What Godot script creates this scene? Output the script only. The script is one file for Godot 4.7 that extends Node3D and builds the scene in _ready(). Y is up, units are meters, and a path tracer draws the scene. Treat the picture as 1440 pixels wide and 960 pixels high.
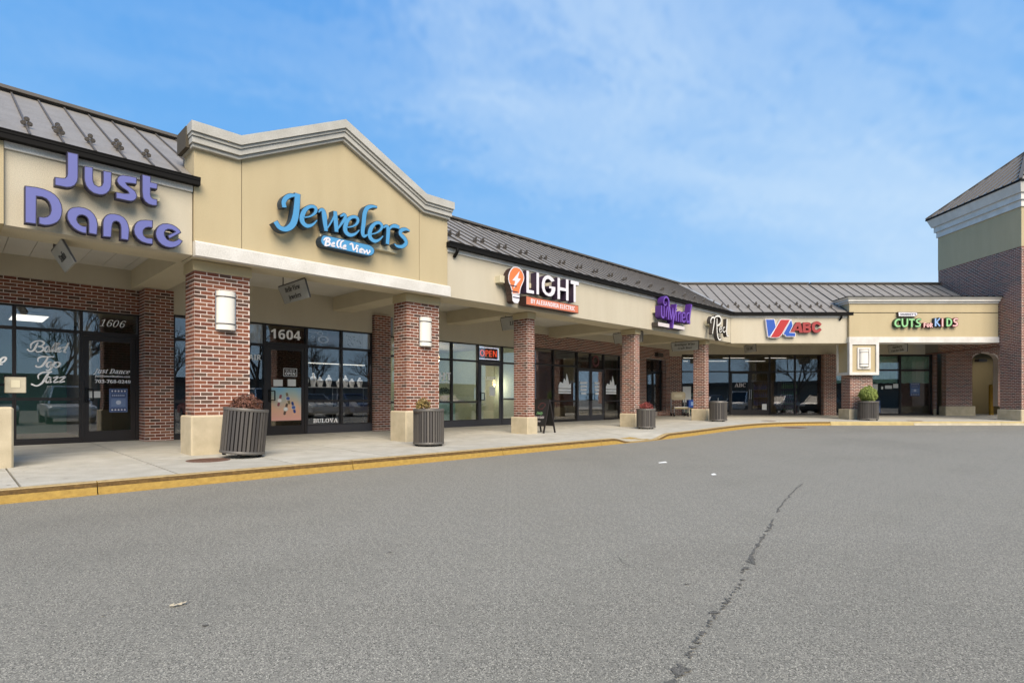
extends Node3D
# A strip of shops: a left arcade running away at 45 degrees, a far wing square to the camera and a brick tower.
# Heights "Y" below are measured from the eye (EYE above the parking lot); u runs along the left arcade and q into it,
# x and D do the same for the far wing.

const EYE := 1.15
const COURSE := 0.0677
var M := {}
var rng := RandomNumberGenerator.new()
var names := {}
var ou := 0.0
var oy := 0.0
var oq := 0.0
var brick_meshes := {}
var brick_mats := []
var brick_cols := []
var glass_sheet: Mesh

# ---------------------------------------------------------------- nodes
func numbered(n: String) -> String:
	names[n] = names.get(n, -1) + 1
	return n if names[n] == 0 else "%s_%03d" % [n, names[n]]

func LW(u: float, Y: float, q: float, turn := 0.0) -> Transform3D:
	var b := Basis(Vector3.UP, PI / 4)
	return Transform3D(b * Basis(Vector3.UP, turn), b * Vector3(u, 0, -q) + Vector3(0, Y + EYE, 0))

func FW(x: float, Y: float, D: float, turn := 0.0) -> Transform3D:
	return Transform3D(Basis(Vector3.UP, turn), Vector3(x, Y + EYE, -D))

func thing(called: String, xf: Transform3D, label: String, cat: String, group := "") -> Node3D:
	var o := Node3D.new()
	o.name = numbered(called)
	add_child(o)
	o.transform = xf
	meta(o, label, cat, group)
	return o

func meta(o: Node, label: String, cat: String, group := "") -> void:
	o.set_meta("label", label)
	o.set_meta("category", cat)
	if group:
		o.set_meta("group", group)

func add(parent: Node, called: String, mesh: Mesh, m: Material, xf := Transform3D.IDENTITY) -> MeshInstance3D:
	var o := MeshInstance3D.new()
	o.mesh = mesh
	if m:
		o.material_override = m
	o.name = called
	o.transform = xf
	parent.add_child(o, true)
	return o

func structure(called: String, mesh: Mesh, m: Material) -> MeshInstance3D:
	var o := add(self, numbered(called), mesh, m)
	o.set_meta("kind", "structure")
	return o

func S() -> SurfaceTool:
	var s := SurfaceTool.new()
	s.begin(Mesh.PRIMITIVE_TRIANGLES)
	return s

func fin(parent: Node, called: String, s: SurfaceTool, m: Material, xf := Transform3D.IDENTITY) -> MeshInstance3D:
	return add(parent, called, s.commit(), m, xf)

func multi(list: Array) -> ArrayMesh:
	var am: ArrayMesh = null
	for k in list.size():
		am = list[k][0].commit(am)
		am.surface_set_material(k, list[k][1])
	return am

func at(u: float, Y: float, q: float) -> void:
	ou = u
	oy = Y
	oq = q

func V(u: float, Y: float, q: float) -> Vector3:
	return Vector3(u - ou, Y - oy, oq - q)

# ---------------------------------------------------------------- shapes
func tri(s: SurfaceTool, a: Vector3, b: Vector3, c: Vector3) -> void:   # counter-clockwise seen from outside
	var n := (b - a).cross(c - a).normalized()
	for p in [a, c, b]:
		s.set_normal(n)
		s.add_vertex(p)

func quad(s: SurfaceTool, a: Vector3, b: Vector3, c: Vector3, d: Vector3) -> void:
	var n := (c - a).cross(d - b).normalized()
	for p in [a, c, b, a, d, c]:
		s.set_normal(n)
		s.add_vertex(p)

func hexa(s: SurfaceTool, p: Array, skip_back := false) -> void:   # 0-3 front face counter-clockwise, 4-7 the same behind
	quad(s, p[0], p[1], p[2], p[3])
	if not skip_back:
		quad(s, p[5], p[4], p[7], p[6])
	quad(s, p[4], p[0], p[3], p[7])
	quad(s, p[1], p[5], p[6], p[2])
	quad(s, p[3], p[2], p[6], p[7])
	quad(s, p[4], p[5], p[1], p[0])

func box(s: SurfaceTool, lo: Vector3, hi: Vector3) -> void:
	hexa(s, [Vector3(lo.x, lo.y, hi.z), Vector3(hi.x, lo.y, hi.z), Vector3(hi.x, hi.y, hi.z), Vector3(lo.x, hi.y, hi.z), Vector3(lo.x, lo.y, lo.z), Vector3(hi.x, lo.y, lo.z), Vector3(hi.x, hi.y, lo.z), Vector3(lo.x, hi.y, lo.z)])

func bx(s: SurfaceTool, u0: float, u1: float, y0: float, y1: float, q0: float, q1: float) -> void:
	box(s, V(u0, y0, q1), V(u1, y1, q0))

func oquad(s: SurfaceTool, ctr: Vector3, a: Vector3, b: Vector3, c: Vector3, d: Vector3) -> void:   # turned outwards from ctr
	if (c - a).cross(d - b).dot(a + c - ctr * 2) > 0:
		quad(s, a, b, c, d)
	else:
		quad(s, a, d, c, b)

func cbox(s: SurfaceTool, lo: Vector3, hi: Vector3, c: float) -> void:   # a box with chamfered edges
	var ctr := (lo + hi) / 2
	var h := (hi - lo) / 2
	var ax := [Vector3.RIGHT, Vector3.UP, Vector3.BACK]
	for i in 3:
		var e: Vector3 = ax[i]
		var f: Vector3 = ax[(i + 1) % 3]
		var g: Vector3 = ax[(i + 2) % 3]
		for t in [-1.0, 1.0]:
			var a: Vector3 = e * h[i] * t
			var b: Vector3 = f * (h[(i + 1) % 3] - c)
			var d: Vector3 = g * (h[(i + 2) % 3] - c) * t
			oquad(s, ctr, ctr + a - b - d, ctr + a + b - d, ctr + a + b + d, ctr + a - b + d)
			for r in [-1.0, 1.0]:   # edge strips along g
				var p: Vector3 = e * h[i] * t + f * (h[(i + 1) % 3] - c) * r
				var k: Vector3 = e * (h[i] - c) * t + f * h[(i + 1) % 3] * r
				var w: Vector3 = g * (h[(i + 2) % 3] - c) * t * r
				oquad(s, ctr, ctr + p - w, ctr + k - w, ctr + k + w, ctr + p + w)
	for t in [-1.0, 1.0]:
		for r in [-1.0, 1.0]:
			for w in [-1.0, 1.0]:
				var p := Vector3(h.x * t, (h.y - c) * r, (h.z - c) * w)
				var k := Vector3((h.x - c) * t, h.y * r, (h.z - c) * w)
				var l := Vector3((h.x - c) * t, (h.y - c) * r, h.z * w)
				if (k - p).cross(l - p).dot(p) > 0:
					tri(s, ctr + p, ctr + k, ctr + l)
				else:
					tri(s, ctr + p, ctr + l, ctr + k)

func bar(s: SurfaceTool, a: Vector3, b: Vector3, w: float, h: float, up := Vector3.UP) -> void:   # a bar from a to b
	var d := (b - a).normalized()
	var r := d.cross(up).normalized() * w / 2
	var n := r.cross(d).normalized() * h / 2
	hexa(s, [a - r - n, a + r - n, a + r + n, a - r + n, b - r - n, b + r - n, b + r + n, b - r + n])

func tube(s: SurfaceTool, a: Vector3, b: Vector3, r0: float, r1: float, n := 8, caps := true) -> void:
	var d := (b - a).normalized()
	var x := d.cross(Vector3.RIGHT if absf(d.x) < 0.8 else Vector3.UP).normalized()
	var y := d.cross(x)
	for k in n:
		var t0 := TAU * k / n
		var t1 := TAU * (k + 1) / n
		var c0 := x * cos(t0) + y * sin(t0)
		var c1 := x * cos(t1) + y * sin(t1)
		var ps := [[a + c0 * r0, c0], [a + c1 * r0, c1], [b + c1 * r1, c1], [b + c0 * r1, c0]]
		for i in [0, 2, 1, 0, 3, 2]:
			s.set_normal(ps[i][1])
			s.add_vertex(ps[i][0])
		if caps:
			tri(s, b, b + c0 * r1, b + c1 * r1)
			tri(s, a, a + c1 * r0, a + c0 * r0)

func lathe(s: SurfaceTool, prof: Array, n: int, o := Vector3.ZERO, a0 := 0.0, a1 := TAU) -> void:   # prof: Vector2(radius, height), upwards
	for k in n:
		var t0 := a0 + (a1 - a0) * k / n
		var t1 := a0 + (a1 - a0) * (k + 1) / n
		for i in prof.size() - 1:
			var p: Vector2 = prof[i]
			var r: Vector2 = prof[i + 1]
			var tn := Vector2(r.y - p.y, p.x - r.x).normalized()
			var vs := []
			for e in [[p, t0], [p, t1], [r, t1], [r, t0]]:
				vs.append([o + Vector3(e[0].x * cos(e[1]), e[0].y, -e[0].x * sin(e[1])), Vector3(tn.x * cos(e[1]), tn.y, -tn.x * sin(e[1]))])
			for j in [0, 2, 1, 0, 3, 2]:
				s.set_normal(vs[j][1])
				s.add_vertex(vs[j][0])

func poly(flat: Array) -> PackedVector2Array:
	var p := PackedVector2Array()
	for k in range(0, flat.size(), 2):
		p.append(Vector2(flat[k], flat[k + 1]))
	return p

func area(p: PackedVector2Array) -> float:
	var a := 0.0
	for k in p.size():
		a += p[k].cross(p[(k + 1) % p.size()])
	return a / 2

func prism(sf: SurfaceTool, ss: SurfaceTool, pts: PackedVector2Array, z0: float, z1: float, o := Vector3.ZERO, back := false) -> void:
	var p := pts.duplicate()
	if area(p) < 0:
		p.reverse()
	var ix := Geometry2D.triangulate_polygon(p)
	for k in range(0, ix.size(), 3):
		var a := p[ix[k]]
		var b := p[ix[k + 1]]
		var c := p[ix[k + 2]]
		if (b - a).cross(c - a) < 0:
			var d := b
			b = c
			c = d
		tri(sf, o + Vector3(a.x, a.y, z1), o + Vector3(b.x, b.y, z1), o + Vector3(c.x, c.y, z1))
		if back:
			tri(ss, o + Vector3(a.x, a.y, z0), o + Vector3(c.x, c.y, z0), o + Vector3(b.x, b.y, z0))
	if z1 - z0 > 0.0001 and ss:
		for k in p.size():
			var a := p[k]
			var b := p[(k + 1) % p.size()]
			quad(ss, o + Vector3(a.x, a.y, z0), o + Vector3(b.x, b.y, z0), o + Vector3(b.x, b.y, z1), o + Vector3(a.x, a.y, z1))

func smooth_path(flat: Array) -> Array:   # x, y, width triples -> Catmull-Rom samples
	var c := []
	for k in range(0, flat.size(), 3):
		c.append(Vector3(flat[k], flat[k + 1], flat[k + 2]))
	if c.size() < 3:
		return c
	var out := []
	for k in c.size() - 1:
		var a: Vector3 = c[maxi(k - 1, 0)]
		var b: Vector3 = c[k]
		var d: Vector3 = c[k + 1]
		var e: Vector3 = c[mini(k + 2, c.size() - 1)]
		for i in 6:
			out.append(b.cubic_interpolate(d, a, e, i / 6.0))
	out.append(c[-1])
	return out

func ribbon(sf: SurfaceTool, ss: SurfaceTool, flat: Array, z0: float, z1: float, thinner := 0.0, o := Vector3.ZERO) -> void:
	var c := smooth_path(flat)
	var l := []
	var r := []
	for k in c.size():
		var d: Vector3 = c[mini(k + 1, c.size() - 1)] - c[maxi(k - 1, 0)]
		var t := Vector2(d.x, d.y).normalized()
		if t == Vector2.ZERO:
			t = Vector2.RIGHT
		var h: float = maxf(c[k].z / 2 - thinner, 0.003)
		var p := Vector2(c[k].x, c[k].y)
		if k == 0:
			p -= t * h * 0.5
		if k == c.size() - 1:
			p += t * h * 0.5
		var n := Vector2(-t.y, t.x) * h
		l.append(o + Vector3(p.x + n.x, p.y + n.y, 0))
		r.append(o + Vector3(p.x - n.x, p.y - n.y, 0))
	var f := Vector3(0, 0, z1)
	var b := Vector3(0, 0, z0)
	for k in c.size() - 1:
		quad(sf, r[k] + f, r[k + 1] + f, l[k + 1] + f, l[k] + f)
		if ss:
			quad(ss, l[k] + f, l[k + 1] + f, l[k + 1] + b, l[k] + b)
			quad(ss, r[k] + b, r[k + 1] + b, r[k + 1] + f, r[k] + f)
	if ss:
		var e := c.size() - 1
		quad(ss, l[0] + b, r[0] + b, r[0] + f, l[0] + f)
		quad(ss, r[e] + b, l[e] + b, l[e] + f, r[e] + f)

func channel_letter(parent: Node, pts: PackedVector2Array, z0: float, z1: float, face: Material, side: Material, inset := 0.012) -> void:
	var sf := S()
	var ss := S()
	prism(ss, ss, pts, z0, z1)
	var p := pts.duplicate()
	if area(p) < 0:
		p.reverse()
	for q in Geometry2D.offset_polygon(p, -inset, Geometry2D.JOIN_MITER):
		if area(q) > 0:
			prism(sf, ss, q, z1 - 0.01, z1 + 0.004)
	add(parent, "letter", multi([[ss, side], [sf, face]]), null)

func stroke_letter(parent: Node, strokes: Array, z0: float, z1: float, face: Material, side: Material, inset := 0.012, called := "letter") -> void:
	var sf := S()
	var ss := S()
	var k := 0.0
	for st in strokes:
		ribbon(ss, ss, st, z0, z1 + k)
		ribbon(sf, null, st, z0, z1 + 0.006 + k, inset)
		k += 0.0008
	add(parent, called, multi([[ss, side], [sf, face]]), null)

func flat_stroke(parent: Node, strokes: Array, called: String, m: Material, xf: Transform3D) -> void:
	var sf := S()
	var k := 0.0
	for st in strokes:
		ribbon(sf, null, st, 0, k)
		k += 0.0005
	fin(parent, called, sf, m, xf)

func txt(parent: Node, called: String, words: String, cap: float, depth: float, m: Material, xf: Transform3D, bold := true, serif := false, slant := 0.0, squeeze := 1.0) -> MeshInstance3D:
	var f := SystemFont.new()
	f.font_names = PackedStringArray(["Droid Serif" if serif else "Droid Sans"])
	f.font_weight = 700 if bold else 400
	var t := TextMesh.new()
	t.font = f
	t.text = words
	t.font_size = 48
	t.pixel_size = cap / (48 * 0.714)
	t.depth = depth
	t.curve_step = 3.0
	var b := Basis(Vector3(squeeze, 0, 0), Vector3(slant, 1, 0), Vector3(0, 0, 1))
	return add(parent, called, t, m, xf * Transform3D(b, Vector3.ZERO))

# ---------------------------------------------------------------- bricks
func brick_mesh(w: float, h: float, d: float) -> Mesh:
	var key := "%.2f_%.2f" % [w, d]
	if not brick_meshes.has(key):
		var s := S()
		cbox(s, Vector3(-w / 2, -h / 2, -d / 2), Vector3(w / 2, h / 2, d / 2), 0.003)
		brick_meshes[key] = s.commit()
	return brick_meshes[key]

func pick() -> int:
	var r := rng.randf()
	return int(r * r * 0.999 * brick_mats.size()) if rng.randf() < 0.6 else rng.randi() % brick_mats.size()

# one face of brickwork: o is its lower left corner, ex runs along it, n looks out; singly: each brick a part, else all go into st
func bricks(parent: Node, st: SurfaceTool, o: Vector3, ex: Vector3, n: Vector3, w: float, h: float, phase := 0.0, trim0 := 0.0, hole: Array = [], length := 0.203) -> void:
	var courses := int(round(h / COURSE))
	var ch := h / courses
	for j in courses:
		var off := length * 0.5 * ((j + int(phase)) % 2) + fmod(phase, 1.0) * length
		var x := -off
		while x < w - 0.012:
			var a := maxf(x, trim0)
			var b := minf(x + length - (0.0125 if st == null else 0.016), w)
			x += length
			if b - a < 0.02:
				continue
			var c := (a + b) / 2
			var y := (j + 0.5) * ch
			if hole and absf(c - hole[0]) < hole[1] + 0.02 and y < hole[2] + hole[3] * sqrt(maxf(0.0, 1.0 - pow((c - hole[0]) / hole[1], 2))) + 0.03:
				continue
			var bh := ch - (0.0135 if st == null else 0.017)
			var out := 0.003 + rng.randf() * 0.002
			if st == null:
				var basis := Basis(ex, Vector3.UP, n)
				add(parent, "brick", brick_mesh(b - a, bh, 0.03), brick_mats[pick()], Transform3D(basis, o + ex * c + Vector3.UP * y + n * (out - 0.015)))
			else:
				st.set_color(brick_cols[pick()])
				var e := ex * (b - a) / 2
				var v := Vector3.UP * bh / 2
				var m := o + ex * c + Vector3.UP * y
				var f := n * out
				var g := n * -0.012
				hexa(st, [m - e - v + f, m + e - v + f, m + e + v + f, m - e + v + f, m - e - v + g, m + e - v + g, m + e + v + g, m - e + v + g], true)

func stuff(o: Node) -> void:
	o.set_meta("kind", "stuff")
const DANCE_LETTERS := [
	[-0.452, 0.676, -0.32, 0.681, -0.32, 0.491, -0.32, 0.329, -0.333, 0.262, -0.362, 0.206, -0.409, 0.168, -0.459, 0.152, -0.595, 0.151, -0.595, 0.271, -0.508, 0.281, -0.48, 0.29, -0.462, 0.313, -0.453, 0.355],
	[-0.255, 0.528, -0.144, 0.537, -0.144, 0.359, -0.139, 0.32, -0.125, 0.287, -0.08, 0.27, -0.045, 0.294, -0.028, 0.345, -0.028, 0.524, 0.085, 0.53, 0.084, 0.384, 0.078, 0.298, 0.058, 0.237, 0.019, 0.185, -0.022, 0.157, -0.072, 0.145, -0.139, 0.151, -0.199, 0.189, -0.236, 0.243, -0.252, 0.302, -0.258, 0.355],
	[0.41, 0.539, 0.406, 0.429, 0.333, 0.423, 0.269, 0.411, 0.28, 0.39, 0.341, 0.355, 0.39, 0.318, 0.414, 0.263, 0.403, 0.206, 0.371, 0.165, 0.325, 0.145, 0.261, 0.144, 0.135, 0.145, 0.132, 0.247, 0.229, 0.25, 0.296, 0.267, 0.285, 0.291, 0.222, 0.323, 0.171, 0.359, 0.143, 0.409, 0.151, 0.468, 0.182, 0.509, 0.229, 0.529, 0.309, 0.536],
	[0.472, 0.609, 0.597, 0.61, 0.597, 0.519, 0.69, 0.519, 0.685, 0.425, 0.593, 0.419, 0.593, 0.318, 0.602, 0.285, 0.625, 0.267, 0.685, 0.269, 0.685, 0.165, 0.622, 0.152, 0.563, 0.159, 0.513, 0.191, 0.483, 0.245, 0.472, 0.335],
	[-0.92, 0.061, -0.795, 0.074, -0.707, 0.069, -0.639, 0.051, -0.584, 0.018, -0.54, -0.036, -0.512, -0.106, -0.502, -0.183, -0.508, -0.255, -0.526, -0.318, -0.557, -0.369, -0.598, -0.405, -0.646, -0.431, -0.694, -0.447, -0.772, -0.441, -0.772, -0.333, -0.714, -0.329, -0.678, -0.312, -0.65, -0.274, -0.637, -0.215, -0.641, -0.154, -0.66, -0.101, -0.687, -0.069, -0.728, -0.055, -0.788, -0.06, -0.791, -0.45, -0.92, -0.456],
	[-0.221, -0.466, -0.265, -0.466, -0.316, -0.453, -0.373, -0.422, -0.419, -0.369, -0.449, -0.308, -0.459, -0.253, -0.452, -0.193, -0.43, -0.148, -0.388, -0.113, -0.316, -0.087, -0.243, -0.086, -0.181, -0.108, -0.132, -0.155, -0.099, -0.221, -0.086, -0.297, -0.095, -0.459, -0.203, -0.455, -0.203, -0.295, -0.209, -0.251, -0.224, -0.223, -0.25, -0.207, -0.279, -0.205, -0.308, -0.217, -0.33, -0.245, -0.336, -0.285, -0.323, -0.321, -0.297, -0.348, -0.265, -0.358, -0.218, -0.353],
	[-0.031, -0.47, -0.031, -0.257, -0.025, -0.21, -0.007, -0.163, 0.024, -0.124, 0.065, -0.1, 0.12, -0.089, 0.182, -0.092, 0.237, -0.115, 0.277, -0.161, 0.301, -0.222, 0.312, -0.296, 0.301, -0.46, 0.195, -0.462, 0.195, -0.283, 0.188, -0.243, 0.174, -0.212, 0.143, -0.202, 0.116, -0.214, 0.098, -0.244, 0.09, -0.296, 0.081, -0.46],
	[0.625, -0.078, 0.622, -0.201, 0.563, -0.204, 0.525, -0.224, 0.498, -0.26, 0.492, -0.306, 0.505, -0.346, 0.538, -0.37, 0.625, -0.362, 0.625, -0.46, 0.546, -0.465, 0.472, -0.451, 0.414, -0.414, 0.374, -0.35, 0.361, -0.276, 0.374, -0.203, 0.406, -0.146, 0.455, -0.11, 0.521, -0.091],
	[1.026, -0.19, 1.001, -0.147, 0.954, -0.11, 0.898, -0.085, 0.828, -0.08, 0.755, -0.1, 0.703, -0.141, 0.668, -0.201, 0.654, -0.273, 0.664, -0.339, 0.693, -0.396, 0.741, -0.442, 0.802, -0.466, 0.871, -0.468, 0.942, -0.443, 1.004, -0.395, 1.049, -0.322, 0.987, -0.29, 0.951, -0.327, 0.907, -0.35, 0.859, -0.351, 0.819, -0.334, 0.793, -0.293, 0.784, -0.246, 0.802, -0.203, 0.836, -0.177, 0.884, -0.173, 0.933, -0.193, 0.824, -0.273, 0.849, -0.332]
]
const JEWEL_STROKES := [
	[[-1.503, 0.531, 0.098, -1.512, 0.604, 0.098, -1.47, 0.691, 0.098, -1.393, 0.754, 0.09, -1.275, 0.792, 0.058], [-1.251, 0.802, 0.121, -1.265, 0.597, 0.129, -1.295, 0.378, 0.133, -1.354, 0.221, 0.129, -1.47, 0.12, 0.105, -1.585, 0.124, 0.098, -1.651, 0.2, 0.105]],
	[[-1.136, 0.411, 0.039, -1.014, 0.456, 0.047, -0.917, 0.539, 0.066, -0.89, 0.624, 0.082, -0.942, 0.661, 0.078, -1.034, 0.629, 0.078, -1.121, 0.535, 0.098, -1.166, 0.408, 0.109, -1.15, 0.314, 0.105, -1.069, 0.267, 0.09, -0.962, 0.31, 0.062, -0.869, 0.415, 0.035]],
	[[-0.834, 0.578, 0.039, -0.796, 0.631, 0.066, -0.743, 0.633, 0.09, -0.722, 0.548, 0.117, -0.707, 0.411, 0.109, -0.686, 0.266, 0.086], [-0.686, 0.27, 0.039, -0.582, 0.439, 0.051, -0.484, 0.643, 0.058], [-0.495, 0.657, 0.09, -0.484, 0.501, 0.109, -0.469, 0.297, 0.094], [-0.469, 0.301, 0.039, -0.359, 0.468, 0.066, -0.28, 0.598, 0.082, -0.3, 0.655, 0.078, -0.381, 0.606, 0.047]],
	[[-0.251, 0.413, 0.039, -0.114, 0.463, 0.047, -0.022, 0.541, 0.066, 0.001, 0.626, 0.082, -0.057, 0.665, 0.078, -0.156, 0.63, 0.078, -0.24, 0.535, 0.098, -0.28, 0.403, 0.109, -0.262, 0.314, 0.105, -0.172, 0.277, 0.09, -0.057, 0.325, 0.062, 0.029, 0.416, 0.035]],
	[[0.439, 0.982, 0.051, 0.322, 0.969, 0.078, 0.214, 0.907, 0.098, 0.154, 0.781, 0.109, 0.13, 0.575, 0.109, 0.107, 0.401, 0.101, 0.137, 0.319, 0.086, 0.226, 0.366, 0.039]],
	[[0.293, 0.387, 0.039, 0.432, 0.447, 0.047, 0.53, 0.533, 0.066, 0.56, 0.621, 0.082, 0.5, 0.667, 0.078, 0.402, 0.634, 0.078, 0.31, 0.529, 0.098, 0.269, 0.403, 0.109, 0.29, 0.311, 0.105, 0.383, 0.266, 0.09, 0.493, 0.313, 0.062, 0.585, 0.41, 0.035]],
	[[0.6, 0.591, 0.047, 0.668, 0.638, 0.078, 0.711, 0.571, 0.105, 0.693, 0.283, 0.098], [0.693, 0.512, 0.039, 0.782, 0.641, 0.07, 0.885, 0.685, 0.098, 0.976, 0.676, 0.086]],
	[[1.25, 0.658, 0.043, 1.148, 0.674, 0.078, 1.037, 0.622, 0.098, 1.016, 0.542, 0.098, 1.122, 0.467, 0.105, 1.164, 0.379, 0.098, 1.074, 0.286, 0.09, 0.942, 0.265, 0.074, 0.872, 0.296, 0.043]]
]
const JEWEL_PILL := [
	[-0.691, 0.187, 0.273, 0.184, 0.346, 0.17, 0.402, 0.131, 0.422, 0.077, 0.402, 0.015, 0.353, -0.032, 0.273, -0.057, -0.691, -0.038, -0.734, -0.022, -0.765, 0.017, -0.776, 0.065, -0.761, 0.128, -0.729, 0.171]
]
const VIEW_STROKES := [
	[[-0.647, 0.113, 0.031, -0.664, 0.049, 0.04, -0.679, -0.024, 0.037], [-0.711, 0.074, 0.022, -0.668, 0.123, 0.031, -0.604, 0.132, 0.034, -0.587, 0.101, 0.031, -0.647, 0.059, 0.025, -0.587, 0.055, 0.034, -0.591, 0.013, 0.031, -0.658, -0.024, 0.025]],
	[[-0.539, 0.019, 0.019, -0.491, 0.049, 0.025, -0.495, 0.072, 0.025, -0.532, 0.045, 0.031, -0.539, -0.001, 0.034, -0.478, 0.005, 0.022]],
	[[-0.363, 0.15, 0.019, -0.418, 0.108, 0.031, -0.429, 0.034, 0.034, -0.407, -0.004, 0.028, -0.381, 0.013, 0.015]],
	[[-0.285, 0.151, 0.019, -0.341, 0.113, 0.031, -0.359, 0.038, 0.034, -0.336, -0.003, 0.028, -0.307, 0.011, 0.015]],
	[[-0.291, 0.02, 0.019, -0.246, 0.043, 0.025, -0.251, 0.069, 0.025, -0.289, 0.041, 0.031, -0.296, -0.002, 0.034, -0.233, 0, 0.022]],
	[[-0.156, 0.102, 0.022, -0.103, 0.124, 0.037, -0.087, 0.059, 0.037, -0.073, -0.001, 0.031], [-0.073, -0.001, 0.019, -0.017, 0.061, 0.031, -0.003, 0.116, 0.028]],
	[[0.013, 0.063, 0.031, 0.001, -0.019, 0.034], [0.025, 0.111, 0.031, 0.022, 0.1, 0.031]],
	[[0.071, 0.015, 0.019, 0.123, 0.042, 0.025, 0.118, 0.07, 0.025, 0.076, 0.041, 0.031, 0.067, -0.007, 0.034, 0.13, -0.006, 0.022]],
	[[0.142, 0.06, 0.022, 0.166, 0.033, 0.034, 0.171, -0.019, 0.031], [0.171, -0.019, 0.019, 0.226, 0.054, 0.031], [0.226, 0.061, 0.031, 0.237, 0.025, 0.034, 0.249, -0.016, 0.031], [0.249, -0.016, 0.019, 0.298, 0.036, 0.028, 0.293, 0.067, 0.022]]
]
const BULB := [
	[-1.242, 0.689, -1.166, 0.694, -1.079, 0.677, -1.002, 0.628, -0.946, 0.56, -0.917, 0.472, -0.931, 0.393, -0.975, 0.309, -1.035, 0.208, -1.068, 0.111, -1.079, 0.026, -1.35, -0.01, -1.35, 0.073, -1.403, 0.187, -1.456, 0.262, -1.478, 0.342, -1.471, 0.433, -1.435, 0.529, -1.371, 0.615, -1.307, 0.668],
	[-1.35, -0.025, -1.077, -0.009, -1.085, -0.152, -1.145, -0.232, -1.275, -0.233, -1.339, -0.183],
	[-1.079, 0.608, -1.344, 0.331, -1.238, 0.329, -1.303, 0.125, -1.035, 0.416, -1.145, 0.419]
]
const LIGHT_LETTERS := [
	[-0.823, 0.675, -0.717, 0.674, -0.717, 0.185, -0.521, 0.182, -0.521, 0.091, -0.823, 0.082],
	[-0.433, 0.684, -0.323, 0.686, -0.323, 0.098, -0.433, 0.094],
	[0.317, 0.561, 0.18, 0.511, 0.118, 0.556, 0.045, 0.577, -0.028, 0.55, -0.077, 0.495, -0.101, 0.403, -0.089, 0.292, -0.04, 0.218, 0.045, 0.189, 0.131, 0.217, 0.175, 0.279, 0.175, 0.328, 0.081, 0.324, 0.081, 0.396, 0.347, 0.401, 0.347, 0.303, 0.304, 0.207, 0.229, 0.14, 0.143, 0.105, 0.045, 0.103, -0.077, 0.133, -0.173, 0.2, -0.221, 0.306, -0.221, 0.434, -0.178, 0.552, -0.101, 0.631, -0.004, 0.675, 0.106, 0.679, 0.205, 0.65, 0.267, 0.61],
	[0.43, 0.679, 0.549, 0.681, 0.549, 0.429, 0.795, 0.43, 0.795, 0.689, 0.921, 0.691, 0.921, 0.086, 0.803, 0.08, 0.803, 0.336, 0.549, 0.33, 0.549, 0.082, 0.43, 0.075],
	[1.008, 0.688, 1.393, 0.693, 1.393, 0.582, 1.25, 0.579, 1.25, 0.08, 1.142, 0.074, 1.142, 0.58, 1.008, 0.581]
]
const LIGHT_BOX := [
	[-0.828, 0.001, 1.379, 0.01, 1.379, -0.223, -0.828, -0.232]
]
const WINE_STROKES := [
	[[-1.109, 0.532, 0.081, -1.109, 0.326, 0.097, -1.089, 0.184, 0.097, -0.99, 0.143, 0.086, -0.938, 0.2, 0.081, -0.938, 0.531, 0.081]],
	[[-0.801, 0.193, 0.081, -0.777, 0.362, 0.081, -0.708, 0.537, 0.081], [-0.627, 0.128, 0.092, -0.627, 0.379, 0.092, -0.606, 0.632, 0.097, -0.627, 0.797, 0.092, -0.769, 0.883, 0.086, -0.922, 0.812, 0.081, -0.962, 0.673, 0.081, -0.89, 0.588, 0.076, -0.789, 0.631, 0.07, -0.818, 0.69, 0.059]],
	[[-0.557, 0.543, 0.092, -0.504, 0.329, 0.103, -0.442, 0.136, 0.092], [-0.442, 0.136, 0.081, -0.375, 0.343, 0.081, -0.334, 0.527, 0.081], [-0.334, 0.527, 0.092, -0.3, 0.245, 0.103, -0.309, 0.011, 0.103, -0.35, -0.157, 0.092], [-0.3, 0.076, 0.081, -0.191, 0.362, 0.092, -0.081, 0.683, 0.097]],
	[[-0.098, 0.436, 0.086, -0.098, 0.127, 0.092], [-0.064, 0.536, 0.081, -0.064, 0.514, 0.081]],
	[[0.064, 0.122, 0.086, 0.064, 0.411, 0.086], [0.064, 0.347, 0.076, 0.171, 0.455, 0.081, 0.236, 0.408, 0.086, 0.245, 0.118, 0.092]],
	[[0.389, 0.272, 0.065, 0.535, 0.309, 0.076, 0.535, 0.439, 0.081, 0.433, 0.461, 0.081, 0.358, 0.377, 0.092, 0.367, 0.184, 0.097, 0.464, 0.128, 0.086, 0.579, 0.183, 0.076]],
	[[0.88, 0.498, 0.076, 0.731, 0.46, 0.086, 0.677, 0.302, 0.097, 0.722, 0.153, 0.092, 0.857, 0.188, 0.081], [1.048, 0.815, 0.103, 0.957, 0.551, 0.108, 0.902, 0.324, 0.108, 0.902, 0.115, 0.103]]
]
const WINE_BOXES := [
	[-1.193, -0.016, -0.415, -0.015, -0.415, -0.167, -1.193, -0.154],
	[-0.206, -0.006, 0.691, -0.021, 0.691, -0.157, -0.206, -0.166]
]
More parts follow.
